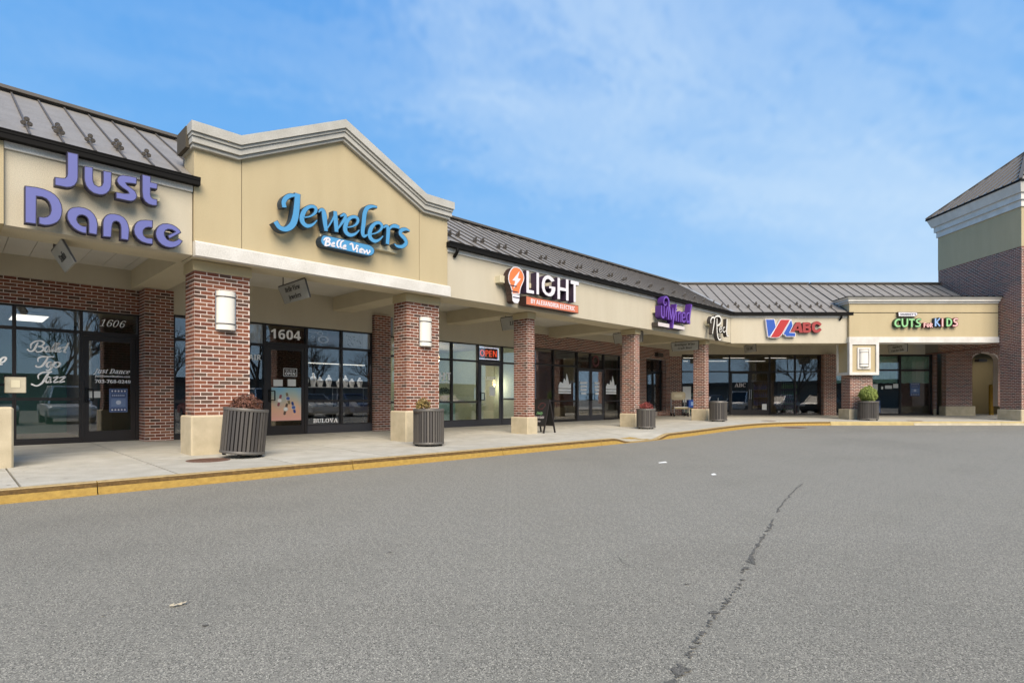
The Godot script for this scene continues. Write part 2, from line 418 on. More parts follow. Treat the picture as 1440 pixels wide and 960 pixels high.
const SCRIPT_STROKES := [
	[[-0.769, 0.19, 0.066, -0.794, 0.292, 0.092, -0.693, 0.407, 0.092, -0.539, 0.435, 0.092, -0.471, 0.359, 0.092, -0.523, 0.142, 0.097, -0.59, -0.051, 0.092, -0.641, -0.208, 0.075], [-0.471, 0.43, 0.066, -0.305, 0.506, 0.088, -0.041, 0.533, 0.097, 0.119, 0.442, 0.097, 0.092, 0.295, 0.092, -0.094, 0.182, 0.088, -0.226, 0.146, 0.066], [-0.242, 0.405, 0.088, -0.253, 0.167, 0.097, -0.242, -0.069, 0.097, -0.2, -0.255, 0.097, -0.094, -0.39, 0.092, 0.039, -0.404, 0.079, 0.119, -0.326, 0.057]],
	[[-0.015, -0.002, 0.053, 0.146, 0.036, 0.062, 0.162, 0.11, 0.062, 0.055, 0.1, 0.066, -0.031, -0.003, 0.07, 0.039, -0.105, 0.066, 0.2, -0.031, 0.053]],
	[[0.472, 0.137, 0.057, 0.324, 0.1, 0.066, 0.292, -0.023, 0.07, 0.417, -0.073, 0.066, 0.527, 0.009, 0.062], [0.665, 0.472, 0.101, 0.643, 0.201, 0.106, 0.621, -0.02, 0.106, 0.676, -0.186, 0.092, 0.821, -0.186, 0.066]]
]
const EMBLEM := [
	[-0.536, 0.598, -0.188, 0.598, -0.118, 0.276, -0.336, -0.062, -0.41, -0.146, -0.439, -0.115],
	[0.097, 0.592, 0.487, 0.592, 0.15, 0.008, 0.097, -0.073, 0.013, -0.14, -0.072, -0.161, -0.331, -0.157],
	[0.54, 0.582, 0.603, 0.349, 0.456, 0.037, 0.709, 0.022, 0.709, -0.115, 0.333, -0.115, 0.297, -0.052, 0.213, -0.02]
]
const ABC_LETTERS := [
	[0.772, 0.487, 0.941, 0.487, 1.036, 0.039, 0.903, 0.039, 0.874, 0.128, 0.72, 0.128, 0.762, 0.206, 0.861, 0.206, 0.84, 0.349, 0.663, 0.054, 0.494, 0.054]
]
const ABC_STROKES := [
	[[1.099, 0.434, 0.126, 1.099, 0.096, 0.126], [1.089, 0.423, 0.113, 1.3, 0.423, 0.113, 1.332, 0.371, 0.113, 1.3, 0.297, 0.104, 1.163, 0.282, 0.09], [1.163, 0.265, 0.09, 1.31, 0.244, 0.104, 1.342, 0.17, 0.113, 1.3, 0.096, 0.113, 1.089, 0.092, 0.113]],
	[[1.796, 0.381, 0.113, 1.711, 0.444, 0.126, 1.616, 0.459, 0.126, 1.521, 0.402, 0.131, 1.486, 0.276, 0.131, 1.521, 0.149, 0.131, 1.616, 0.096, 0.126, 1.711, 0.117, 0.126, 1.796, 0.181, 0.113]]
]
const CUTS_STROKES := [
	[[-1.098, 0.373, 0.1, -1.197, 0.379, 0.112, -1.285, 0.295, 0.12, -1.296, 0.185, 0.12, -1.219, 0.097, 0.116, -1.098, 0.108, 0.1]],
	[[-0.999, 0.406, 0.112, -0.999, 0.207, 0.112, -0.944, 0.097, 0.112, -0.834, 0.108, 0.112, -0.79, 0.207, 0.112, -0.79, 0.406, 0.112]],
	[[-0.702, 0.379, 0.112, -0.492, 0.379, 0.112], [-0.598, 0.373, 0.112, -0.598, 0.075, 0.112]],
	[[-0.217, 0.373, 0.092, -0.316, 0.388, 0.108, -0.393, 0.328, 0.108, -0.349, 0.251, 0.108, -0.25, 0.196, 0.108, -0.272, 0.102, 0.108, -0.404, 0.093, 0.1, -0.437, 0.108, 0.088]],
	[[0.411, 0.417, 0.112, 0.411, 0.108, 0.112], [0.587, 0.428, 0.092, 0.444, 0.262, 0.1], [0.444, 0.273, 0.1, 0.587, 0.108, 0.1]],
	[[0.708, 0.417, 0.112, 0.708, 0.097, 0.112]],
	[[0.906, 0.417, 0.112, 0.906, 0.108, 0.112], [0.917, 0.417, 0.1, 1.039, 0.384, 0.108, 1.083, 0.273, 0.112, 1.039, 0.152, 0.108, 0.917, 0.108, 0.1]],
	[[1.358, 0.395, 0.092, 1.27, 0.41, 0.108, 1.199, 0.357, 0.108, 1.237, 0.278, 0.108, 1.325, 0.229, 0.108, 1.314, 0.141, 0.108, 1.204, 0.115, 0.1, 1.149, 0.13, 0.088]]
]
const FOR_STROKES := [
	[[-0.074, 0.229, 0.06, -0.074, 0.053, 0.06], [-0.074, 0.218, 0.056, 0.003, 0.218, 0.056], [-0.074, 0.141, 0.052, -0.012, 0.141, 0.052]],
	[[0.091, 0.207, 0.056, 0.047, 0.141, 0.06, 0.091, 0.064, 0.056, 0.135, 0.141, 0.06, 0.091, 0.207, 0.056]],
	[[0.191, 0.218, 0.06, 0.191, 0.053, 0.06], [0.195, 0.214, 0.052, 0.257, 0.196, 0.056, 0.252, 0.146, 0.052, 0.195, 0.137, 0.048], [0.217, 0.137, 0.052, 0.279, 0.049, 0.056]]
]
const CUTS_PLAQUE := [
	[-1.171, 0.703, -0.415, 0.696, -0.36, 0.659, -0.334, 0.604, -0.371, 0.564, -0.448, 0.505, -1.153, 0.509]
]
const SCRIPT_LETTERING := [
	[[1.344, 1.156, 0.026, 1.31, 1.064, 0.037, 1.275, 0.993, 0.034, 1.22, 0.973, 0.026, 1.183, 1.01, 0.029], [1.234, 1.032, 0.017, 1.24, 1.113, 0.029, 1.303, 1.175, 0.026, 1.386, 1.196, 0.026, 1.443, 1.163, 0.034, 1.419, 1.107, 0.029, 1.351, 1.077, 0.019, 1.424, 1.067, 0.031, 1.436, 1.021, 0.037, 1.394, 0.978, 0.029, 1.335, 0.964, 0.022, 1.312, 0.995, 0.019]],
	[[1.524, 1.081, 0.026, 1.49, 1.086, 0.026, 1.457, 1.033, 0.036, 1.464, 0.982, 0.031, 1.5, 0.995, 0.022, 1.531, 1.078, 0.026, 1.517, 0.996, 0.036, 1.545, 0.991, 0.02]],
	[[1.545, 0.994, 0.017, 1.595, 1.082, 0.02, 1.639, 1.162, 0.029, 1.619, 1.148, 0.031, 1.581, 1.054, 0.036, 1.571, 0.992, 0.031, 1.595, 0.99, 0.019]],
	[[1.595, 0.994, 0.017, 1.65, 1.086, 0.02, 1.694, 1.17, 0.029, 1.672, 1.152, 0.031, 1.636, 1.053, 0.036, 1.624, 0.992, 0.031, 1.65, 0.993, 0.019]],
	[[1.65, 1.004, 0.017, 1.703, 1.043, 0.024, 1.716, 1.079, 0.029, 1.685, 1.073, 0.029, 1.662, 1.024, 0.036, 1.679, 0.984, 0.031, 1.73, 1.009, 0.019]],
	[[1.841, 1.177, 0.034, 1.794, 1.062, 0.037, 1.77, 0.997, 0.034, 1.804, 0.984, 0.02], [1.738, 1.08, 0.02, 1.838, 1.102, 0.02]],
	[[1.349, 0.767, 0.017, 1.349, 0.83, 0.029, 1.401, 0.869, 0.029, 1.492, 0.874, 0.029, 1.604, 0.88, 0.022], [1.507, 0.868, 0.026, 1.457, 0.754, 0.039, 1.401, 0.673, 0.034, 1.335, 0.656, 0.027, 1.312, 0.684, 0.029]],
	[[1.561, 0.764, 0.026, 1.518, 0.766, 0.026, 1.485, 0.706, 0.036, 1.5, 0.662, 0.031, 1.535, 0.689, 0.022, 1.568, 0.764, 0.026, 1.549, 0.675, 0.036, 1.581, 0.68, 0.02]],
	[[1.619, 0.774, 0.031, 1.578, 0.677, 0.036, 1.528, 0.601, 0.032, 1.475, 0.599, 0.02], [1.6, 0.705, 0.019, 1.65, 0.768, 0.024, 1.701, 0.752, 0.034, 1.687, 0.696, 0.034, 1.639, 0.661, 0.024, 1.6, 0.685, 0.017]],
	[[1.564, 0.566, 0.031, 1.518, 0.542, 0.034, 1.471, 0.444, 0.043, 1.405, 0.324, 0.037, 1.324, 0.272, 0.029, 1.247, 0.306, 0.034], [1.354, 0.414, 0.017, 1.354, 0.486, 0.029, 1.422, 0.546, 0.029, 1.564, 0.569, 0.024]],
	[[1.547, 0.451, 0.026, 1.507, 0.458, 0.026, 1.471, 0.395, 0.036, 1.485, 0.344, 0.031, 1.521, 0.366, 0.022, 1.554, 0.448, 0.026, 1.535, 0.356, 0.036, 1.567, 0.36, 0.02]],
	[[1.593, 0.442, 0.02, 1.668, 0.462, 0.031, 1.595, 0.353, 0.02, 1.672, 0.362, 0.031]],
	[[1.691, 0.444, 0.02, 1.789, 0.469, 0.031, 1.691, 0.355, 0.02, 1.774, 0.372, 0.031]],
	[[0.748, 0.713, 0.026, 0.824, 0.742, 0.029, 0.857, 0.809, 0.036, 0.831, 0.83, 0.031, 0.785, 0.793, 0.037, 0.765, 0.731, 0.037, 0.772, 0.687, 0.031, 0.804, 0.689, 0.019]]
]

# ---------------------------------------------------------------- materials
func noise_tex(freq: float, lo: Color, hi: Color, size := 512, normal := 0.0, kind := FastNoiseLite.TYPE_SIMPLEX_SMOOTH, octaves := 4, sd := 1, mid := 0.5) -> NoiseTexture2D:
	var n := FastNoiseLite.new()
	n.noise_type = kind
	n.frequency = freq
	n.fractal_octaves = octaves
	n.seed = sd
	if kind == FastNoiseLite.TYPE_CELLULAR:
		n.cellular_return_type = FastNoiseLite.RETURN_CELL_VALUE
		n.fractal_type = FastNoiseLite.FRACTAL_NONE
	var t := NoiseTexture2D.new()
	t.width = size
	t.height = size
	t.seamless = true
	t.noise = n
	if normal > 0:
		t.as_normal_map = true
		t.bump_strength = normal
	else:
		var g := Gradient.new()
		g.set_color(0, lo)
		g.set_color(1, hi)
		g.add_point(mid, lo.lerp(hi, 0.5))
		t.color_ramp = g
	return t

func mat(called: String, c: Color, rough := 0.8, metal := 0.0, tex: Texture2D = null, scale := 1.0, bump: Texture2D = null, bscale := 1.0, coarse: Texture2D = null, cscale := 0.2) -> StandardMaterial3D:
	var m := StandardMaterial3D.new()
	m.resource_name = called
	m.albedo_color = c
	m.roughness = rough
	m.metallic = metal
	if tex:
		m.albedo_texture = tex
		m.uv1_triplanar = true
		m.uv1_scale = Vector3.ONE * scale
	if bump:
		m.normal_enabled = true
		m.normal_texture = bump
		m.normal_scale = bscale
		m.uv1_triplanar = true
		m.uv1_scale = Vector3.ONE * scale
	if coarse:
		m.detail_enabled = true
		m.detail_albedo = coarse
		m.detail_blend_mode = BaseMaterial3D.BLEND_MODE_MUL
		m.detail_uv_layer = BaseMaterial3D.DETAIL_UV_2
		m.uv2_triplanar = true
		m.uv2_scale = Vector3.ONE * cscale
	M[called] = m
	return m

func c8(r: int, g: int, b: int) -> Color:
	return Color8(r, g, b)

func make_materials() -> void:
	var w := Color.WHITE
	var grain := noise_tex(0.09, Color(0.84, 0.84, 0.84), w)
	var fine_bump := noise_tex(0.22, w, w, 512, 3.0, FastNoiseLite.TYPE_SIMPLEX_SMOOTH, 2, 3)
	var blotch := noise_tex(0.012, Color(0.965, 0.96, 0.952), w, 512, 0.0, FastNoiseLite.TYPE_SIMPLEX_SMOOTH, 5, 7)
	var streak := noise_tex(0.02, Color(0.88, 0.875, 0.86), w, 512, 0.0, FastNoiseLite.TYPE_PERLIN, 5, 9)
	var worn := noise_tex(0.03, Color(0.66, 0.63, 0.58), w, 512, 0.0, FastNoiseLite.TYPE_SIMPLEX_SMOOTH, 5, 17, 0.25)
	# the parking lot: stones of several greys in a dark binder
	var stones := noise_tex(0.14, w, w, 1024, 0.0, FastNoiseLite.TYPE_CELLULAR, 1, 21)
	var g := Gradient.new()
	g.set_color(0, c8(78, 77, 75))
	g.set_color(1, c8(214, 212, 207))
	for p in [[0.25, c8(128, 127, 124)], [0.55, c8(146, 145, 141)], [0.82, c8(156, 154, 150)], [0.93, c8(186, 184, 179)]]:
		g.add_point(p[0], p[1])
	g.interpolation_mode = Gradient.GRADIENT_INTERPOLATE_LINEAR
	stones.color_ramp = g
	var stone_bump := noise_tex(0.14, w, w, 1024, 5.0, FastNoiseLite.TYPE_CELLULAR, 1, 21)
	var a := mat("asphalt", Color(0.885, 0.872, 0.822), 0.92, 0.0, stones, 1.5, stone_bump, 0.5)
	a.uv1_world_triplanar = true
	a.vertex_color_use_as_albedo = true
	for k in 3:
		var t: float = [1.0, 0.965, 0.985][k]
		mat("concrete_%d" % k, Color(0.80 * t, 0.785 * t, 0.735 * t), 0.9, 0.0, grain, 1.1, fine_bump, 0.35, streak, 0.23 + 0.05 * k)
	mat("tar", Color(0.64, 0.63, 0.6), 0.9, 0.0, stones, 1.5, stone_bump, 0.5)
	M.tar.uv1_world_triplanar = true
	mat("gum", c8(152, 147, 136), 0.9)
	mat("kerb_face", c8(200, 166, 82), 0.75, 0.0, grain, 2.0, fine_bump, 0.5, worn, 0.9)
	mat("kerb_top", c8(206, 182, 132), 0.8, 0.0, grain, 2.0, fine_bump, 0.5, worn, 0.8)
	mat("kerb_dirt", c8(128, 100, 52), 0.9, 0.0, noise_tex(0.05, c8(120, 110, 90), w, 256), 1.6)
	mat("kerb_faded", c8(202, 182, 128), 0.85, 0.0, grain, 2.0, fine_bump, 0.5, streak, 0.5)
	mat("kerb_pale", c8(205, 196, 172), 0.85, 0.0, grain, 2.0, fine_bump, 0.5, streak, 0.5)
	mat("cream_stucco", c8(206, 197, 175), 0.9, 0.0, grain, 1.3, fine_bump, 0.4, blotch, 0.16)  # fascia colour; under the canopies it also brightens shaded tan walls
	mat("tan_stucco", c8(199, 183, 146), 0.9, 0.0, grain, 1.3, fine_bump, 0.4, blotch, 0.16)
	mat("cap_stucco", c8(196, 180, 142), 0.9, 0.0, grain, 1.5, fine_bump, 0.4, blotch, 0.3)
	mat("base_stone", c8(212, 198, 168), 0.9, 0.0, grain, 1.7, fine_bump, 0.5, streak, 0.4)
	mat("soffit", c8(214, 202, 172), 0.9, 0.0, grain, 1.0, null, 1.0, blotch, 0.2)
	mat("ceiling", c8(226, 221, 208), 0.9, 0.0, grain, 1.0, null, 1.0, blotch, 0.2)
	mat("white_trim", c8(236, 233, 226), 0.65, 0.0, grain, 0.8, null, 1.0, streak, 0.25)
	mat("grey_trim", c8(198, 196, 188), 0.65, 0.0, grain, 0.8, null, 1.0, streak, 0.25)
	mat("groove", c8(70, 64, 52), 0.9)
	mat("mortar", c8(228, 212, 200), 0.95, 0.0, grain, 4.0)
	mat("roof_panel", c8(152, 147, 140), 0.6, 0.1, grain, 0.5, null, 1.0, streak, 0.3)
	mat("roof_seam", c8(92, 87, 81), 0.6, 0.1, grain, 1.0)
	mat("roof_flashing", c8(165, 161, 154), 0.4, 0.4)
	mat("guard", c8(120, 114, 107), 0.4, 0.5)
	mat("gutter", c8(22, 21, 20), 0.7, 0.0)
	M.gutter.metallic_specular = 0.25
	mat("bronze", c8(45, 41, 40), 0.45, 0.25)
	mat("grey_door", c8(66, 65, 68), 0.45, 0.25)
	mat("handle", c8(30, 29, 29), 0.3, 0.6)
	mat("steel", c8(170, 170, 168), 0.3, 0.8)
	var gl := mat("glass", Color(0.05, 0.07, 0.065, 0.05), 0.0)
	gl.transparency = BaseMaterial3D.TRANSPARENCY_ALPHA
	gl.metallic_specular = 0.5
	mat("room_wall", c8(120, 116, 108), 0.9)
	mat("room_dark", c8(58, 54, 52), 0.9)
	mat("room_teal", c8(92, 138, 122), 0.9)
	mat("room_green", c8(188, 204, 184), 0.9)
	mat("room_floor", c8(120, 110, 96), 0.6)
	mat("room_ceiling", c8(176, 176, 172), 0.9)
	mat("purple_wall", c8(84, 62, 108), 0.9)
	mat("vinyl", c8(250, 250, 248), 0.6)
	mat("paper", c8(225, 225, 220), 0.8)
	mat("print_black", c8(26, 25, 26), 0.6)
	mat("lamp_white", c8(222, 218, 207), 0.35)
	mat("slat", c8(104, 99, 93), 0.5, 0.3, grain, 3.0)
	mat("slat_dark", c8(84, 80, 77), 0.5, 0.3, grain, 3.0)
	mat("rim", c8(112, 108, 102), 0.45, 0.3, grain, 3.0)
	mat("liner", c8(24, 23, 22), 0.8)
	mat("soil", c8(58, 44, 34), 0.95)
	mat("rust", c8(146, 112, 94), 0.9, 0.0, noise_tex(0.06, c8(120, 110, 105), w, 256), 3.0, fine_bump, 1.5)
	mat("yellow_steel", c8(206, 160, 48), 0.55, 0.0, grain, 2.0)
	mat("purple_face", c8(96, 100, 158), 0.5)
	mat("purple_side", c8(40, 36, 60), 0.5)
	mat("blue_face", c8(74, 142, 188), 0.45)
	mat("blue_side", c8(32, 52, 68), 0.5)
	mat("orange_face", c8(214, 118, 62), 0.5)
	mat("orange_box", c8(196, 112, 80), 0.5)
	mat("white_face", c8(216, 212, 216), 0.45)
	mat("plum_side", c8(56, 42, 62), 0.5)
	mat("brown_side", c8(58, 40, 34), 0.5)
	mat("wine_face", c8(112, 78, 170), 0.5)
	mat("wine_side", c8(70, 34, 112), 0.5)
	mat("plaque_face", c8(205, 196, 196), 0.5)
	mat("black_side", c8(58, 52, 48), 0.5)
	mat("script_face", c8(222, 220, 212), 0.5)
	mat("red_face", c8(166, 30, 30), 0.5)
	mat("brick_red_face", c8(146, 46, 44), 0.5)
	mat("royal_face", c8(20, 74, 162), 0.5)
	mat("green_face", c8(140, 196, 134), 0.5)
	mat("green_side", c8(36, 62, 34), 0.5)
	mat("sky_face", c8(140, 172, 216), 0.5)
	mat("pink_face", c8(226, 176, 172), 0.5)
	mat("maroon_side", c8(96, 44, 46), 0.5)
	mat("raceway", c8(196, 188, 160), 0.7)
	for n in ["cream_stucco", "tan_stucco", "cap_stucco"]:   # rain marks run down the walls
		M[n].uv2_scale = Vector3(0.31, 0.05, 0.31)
	mat("passage_paint", c8(140, 128, 96), 0.9, 0.0, grain, 1.3)
	mat("curtain", c8(168, 220, 196), 0.9)
	M.curtain.backlight_enabled = true
	M.curtain.backlight = Color(0.3, 0.4, 0.35)
	mat("mint", c8(176, 226, 204), 0.6)
	mat("bust", c8(238, 234, 226), 0.6)
	for p in [["leaf_rust", c8(112, 74, 58)], ["leaf_dry", c8(132, 112, 62)], ["leaf_red", c8(142, 66, 60)], ["leaf_box", c8(134, 148, 72)], ["leaf_green", c8(58, 92, 48)]]:
		mat(p[0], p[1], 0.7)
		M[p[0]].vertex_color_use_as_albedo = true
	mat("twig", c8(70, 54, 42), 0.9)
	mat("bark", c8(72, 62, 54), 0.95)
	mat("chalkboard", c8(30, 30, 30), 0.7)
	mat("black_wood", c8(34, 29, 27), 0.6)
	var bp := [c8(149, 93, 69), c8(138, 82, 61), c8(126, 73, 55), c8(152, 103, 79), c8(113, 69, 53), c8(111, 84, 69), c8(96, 71, 59), c8(133, 91, 71), c8(143, 86, 63)]
	var pits := noise_tex(0.08, Color(0.70, 0.68, 0.66), w, 256, 0.0, FastNoiseLite.TYPE_SIMPLEX_SMOOTH, 4, 13)
	for k in bp.size():
		brick_mats.append(mat("brick_%d" % k, bp[k], 0.9, 0.0, pits, 4.0, fine_bump, 0.6))
		brick_cols.append(bp[k].srgb_to_linear())
	var b := mat("brick_mixed", w, 0.9, 0.0, pits, 4.0, fine_bump, 0.5)
	b.vertex_color_use_as_albedo = true

func glow(called: String, c: Color, e: float) -> void:
	var m := mat(called, c, 0.5)
	m.emission_enabled = true
	m.emission = c
	m.emission_energy_multiplier = e

# ---------------------------------------------------------------- ground
func ramp(x: float, D: float) -> float:
	return 0.1 * smoothstep(3.8, 8.8, x) * smoothstep(6.0, 18.0, D)

func dip(u: float) -> float:
	return smoothstep(12.0, 12.9, u) * (1.0 - smoothstep(14.0, 14.9, u))

func lot_y(x: float, D: float) -> float:
	return -1.15 + ramp(x, D)

func walk_y(x: float, D: float) -> float:
	var u := (x + D) / sqrt(2.0)
	var q := (D - x) / sqrt(2.0)
	return lot_y(x, D) + 0.15 - 0.14 * dip(u) * (1.0 - smoothstep(8.5, 10.2, q)) + 0.07 * clampf(maxf(q - 8.38, D - 22.7) / 6.3, 0.0, 1.0)

func XD(u: float, q: float) -> Vector2:
	return Vector2((u - q) / sqrt(2.0), (u + q) / sqrt(2.0))

func walk_point(p: Vector2, lift := 0.0) -> Vector3:
	return Vector3(p.x, walk_y(p.x, p.y) + lift + EYE, -p.y)

func slab(parent: Node, a: Vector2, b: Vector2, c: Vector2, d: Vector2, m: Material, called := "pavement_slab", gap := 0.007, lift := 0.0, skirt := 0.06) -> void:   # corners in X, D; counter-clockwise from above with D as up... order fixed below
	var s := S()
	var ctr := (a + b + c + d) / 4
	var co := []
	for p in [a, b, c, d]:
		var v: Vector2 = p - ctr
		co.append(ctr + v * (1.0 - gap * 2.4 / v.length()))
	var n := int(clampf(ceil(maxf(a.distance_to(b), c.distance_to(d)) / 0.45), 1, 12))
	var m2 := int(clampf(ceil(maxf(b.distance_to(c), a.distance_to(d)) / 0.45), 1, 12))
	var pt := []
	for i in n + 1:
		for j in m2 + 1:
			var p: Vector2 = co[0].lerp(co[1], float(i) / n).lerp(co[3].lerp(co[2], float(i) / n), float(j) / m2)
			pt.append(walk_point(p, lift))
	for i in n:
		for j in m2:
			var k: int = i * (m2 + 1) + j
			var q4 := [pt[k], pt[k + m2 + 1], pt[k + m2 + 2], pt[k + 1]]
			if (q4[2] - q4[0]).cross(q4[3] - q4[1]).y < 0:
				q4.reverse()
			quad(s, q4[0], q4[1], q4[2], q4[3])
	if skirt > 0:
		for e in [[0, 1], [1, 2], [2, 3], [3, 0]]:
			var p0 := walk_point(co[e[0]], lift)
			var p1 := walk_point(co[e[1]], lift)
			oquad(s, walk_point(ctr), p0, p1, p1 - Vector3(0, skirt, 0), p0 - Vector3(0, skirt, 0))
	fin(parent, called, s, m)

func kerb_line() -> Array:   # points [X, D] along the front of the kerb with their outward normals
	var out := []
	for k in range(-20, 210):
		out.append([XD(k * 0.1, 8.38), XD(0, -1)])
	var c := XD(20.9, 8.38)   # start of the bend: radius 6 m to the line D = 22.7
	var r := 6.6
	var corner := Vector2(22.7 - 8.38 * sqrt(2.0), 22.7)
	var t := r * tan(PI / 8)
	var a := corner - Vector2(1, 1).normalized() * t
	while (out[-1][0] - a).dot(Vector2(1, 1)) > -0.05:
		out.pop_back()
	var o := a + Vector2(1, -1).normalized() * r
	for k in 13:
		var g := PI * 0.75 - (PI / 4) * k / 12.0
		var e := Vector2(cos(g), sin(g))
		out.append([o + e * r, -e])
	var x: float = out[-1][0].x
	while x < 42.0:
		x += 0.25
		out.append([Vector2(x, 22.7), Vector2(0, -1)])
	return out

func build_ground() -> void:
	# parking lot: one sheet out to the horizon, finer near the place
	var st := S()
	var n := FastNoiseLite.new()
	n.frequency = 0.11
	n.fractal_octaves = 4
	n.seed = 5
	var n2 := FastNoiseLite.new()
	n2.frequency = 0.9
	n2.seed = 8
	var xs := [-600.0, -200.0, -80.0]
	for k in range(-60, 61):
		xs.append(k * 0.6)
	xs += [80.0, 200.0, 600.0]
	var ds := [-600.0, -200.0, -80.0]
	for k in range(-50, 51):
		ds.append(k * 0.6)
	ds += [80.0, 200.0, 600.0]
	for i in xs.size():
		for j in ds.size():
			var v := 1.0 + 0.2 * n.get_noise_2d(xs[i], ds[j]) + 0.12 * n2.get_noise_2d(xs[i], ds[j])
			st.set_color(Color(v, v * 0.998, v * 0.99))
			st.set_normal(Vector3.UP)
			st.add_vertex(Vector3(xs[i], lot_y(xs[i], ds[j]) + EYE, -ds[j]))
	for i in xs.size() - 1:
		for j in ds.size() - 1:
			var a: int = i * ds.size() + j
			var b: int = a + ds.size()
			for k in [a, a + 1, b + 1, a, b + 1, b]:
				st.add_index(k)
	var lot := structure("parking_lot", st.commit(), M.asphalt)
	# worn tar seam and blots across the lot (X, D, size)
	var cr := S()
	var hits := func(e: Vector2) -> Vector2:   # where the line through the lens meets the lot
		var d := 798.0 * 1.15 / (e.y - 561.0)
		return Vector2((e.x - 720.0) / 798.0 * d, d)
	var path := []
	for e in [[1128, 680], [1110, 697], [1098, 715], [1083, 740], [1072, 758], [1058, 782], [1060, 790], [1047, 800], [1040, 822], [1026, 842], [1006, 864], [994, 885], [984, 898], [973, 914], [958, 940], [950, 955], [938, 975]]:
		path.append(hits.call(Vector2(e[0], e[1])))
	crack(cr, path.slice(0, 7), 0.016, 0.12)
	for k in range(2, path.size() - 1):
		for i in 7:
			if rng.randf() < 0.3:
				continue
			var p: Vector2 = path[k].lerp(path[k + 1], (i + rng.randf()) / 5.0) + Vector2(rng.randf_range(-0.012, 0.012), 0)
			blot(cr, p, rng.randf_range(0.005, 0.017), rng.randf_range(0.008, 0.026) * (1.8 if k < 6 else 0.8))
	for e in [[1006, 862, 0.024], [958, 942, 0.034], [1048, 800, 0.026], [956, 948, 0.02], [944, 960, 0.02], [966, 822, 0.014], [548, 777, 0.012], [288, 880, 0.014], [145, 866, 0.01]]:
		blot(cr, hits.call(Vector2(e[0], e[1])), e[2] * 1.3, e[2] * 0.8)
	for l in [[[1110, 828], [1160, 846], [1215, 862], [1250, 876], [1310, 889], [1360, 908]], [[868, 782], [880, 793], [908, 802]], [[310, 788], [325, 805], [338, 815]], [[420, 868], [480, 838], [560, 815], [620, 770]], [[1196, 770], [1190, 800], [1204, 830]]]:
		var p := []
		for e in l:
			p.append(hits.call(Vector2(e[0], e[1])))
		crack(cr, p, 0.003, 0.6)
	fin(lot, "tar_crack", cr, M.tar).set_meta("kind", "stuff")

	# kerb: stones along the line, each with a painted top, a dirty arris and a painted face
	var line := kerb_line()
	var kerb := Node3D.new()
	kerb.name = "kerb"
	add_child(kerb)
	kerb.set_meta("kind", "structure")
	var start := 0
	var run := 0.0
	for k in range(1, line.size()):
		run += line[k][0].distance_to(line[k - 1][0])
		if run > 3.3 or k == line.size() - 1:
			kerb_stone(kerb, line.slice(start, k + 1))
			start = k
			run = 0.0
	# pavement
	var walk := Node3D.new()
	walk.name = "pavement"
	add_child(walk)
	walk.set_meta("kind", "structure")
	var us := [-2.0, 0.608, 2.2, 3.81, 5.5, 7.31, 8.95, 10.6, 12.07, 13.9, 15.6, 17.4, 19.2, 21.0]
	var qs := [8.52, 10.3, 12.6, 15.1]
	var kc := Vector2(22.85 - 8.52 * sqrt(2.0), 22.85)   # corner of the kerb lines
	var sc := XD(26.4, 15.1)
	for i in us.size():
		for j in 3:
			var a0 := XD(us[i], qs[j])
			var a1 := XD(us[i], qs[j + 1])
			var b0: Vector2
			var b1: Vector2
			if i < us.size() - 1:
				b0 = XD(us[i + 1], qs[j])
				b1 = XD(us[i + 1], qs[j + 1])
			else:
				b0 = kc.lerp(sc, (qs[j] - 8.52) / (15.1 - 8.52))
				b1 = kc.lerp(sc, (qs[j + 1] - 8.52) / (15.1 - 8.52))
			slab(walk, a0, b0, b1, a1, M["concrete_%d" % ((i * 2 + j) % 3)])
	var rows := [0.0, 0.28, 0.62, 1.0]
	var x := kc.x
	var k := 0
	while x < 38.0:
		var nx := x + (3.2 if k else 2.6)
		for j in 3:
			var p := []
			for e in [[x, rows[j]], [nx, rows[j]], [nx, rows[j + 1]], [x, rows[j + 1]]]:
				p.append(kc.lerp(sc, e[1]) if e[0] == kc.x else Vector2(e[0], lerpf(22.85, 33.0 if e[1] == 1.0 else 29.6, e[1])))
			slab(walk, p[0], p[1], p[2], p[3], M["concrete_%d" % ((k + j * 2) % 3)])
		x = nx
		k += 1
	slab(walk, XD(-2.0, 8.45), XD(26, 8.45), XD(26, 15.2), XD(-2.0, 15.2), M.concrete_1, "pavement_bed", 0.0, -0.16, 0.0)
	var gum := S()
	for spot in 260:
		var u := rng.randf_range(0.0, 24.0)
		var p := XD(u, rng.randf_range(8.7, 14.4))
		var r := rng.randf_range(0.008, 0.024)
		var v := []
		for i in 7:
			v.append(walk_point(p + Vector2(cos(i * TAU / 7), sin(i * TAU / 7)) * r * rng.randf_range(0.7, 1.2), 0.003))
		for i in range(1, 6):
			tri(gum, v[0], v[i], v[i + 1])
	fin(walk, "gum_spots", gum, M.gum).set_meta("kind", "stuff")
	# yellow paint on the dropped kerb
	slab(walk, XD(12.55, 8.54), XD(14.2, 8.54), XD(13.9, 9.1), XD(12.6, 9.0), M.kerb_face, "yellow_paint", 0.0, 0.004, 0.0)

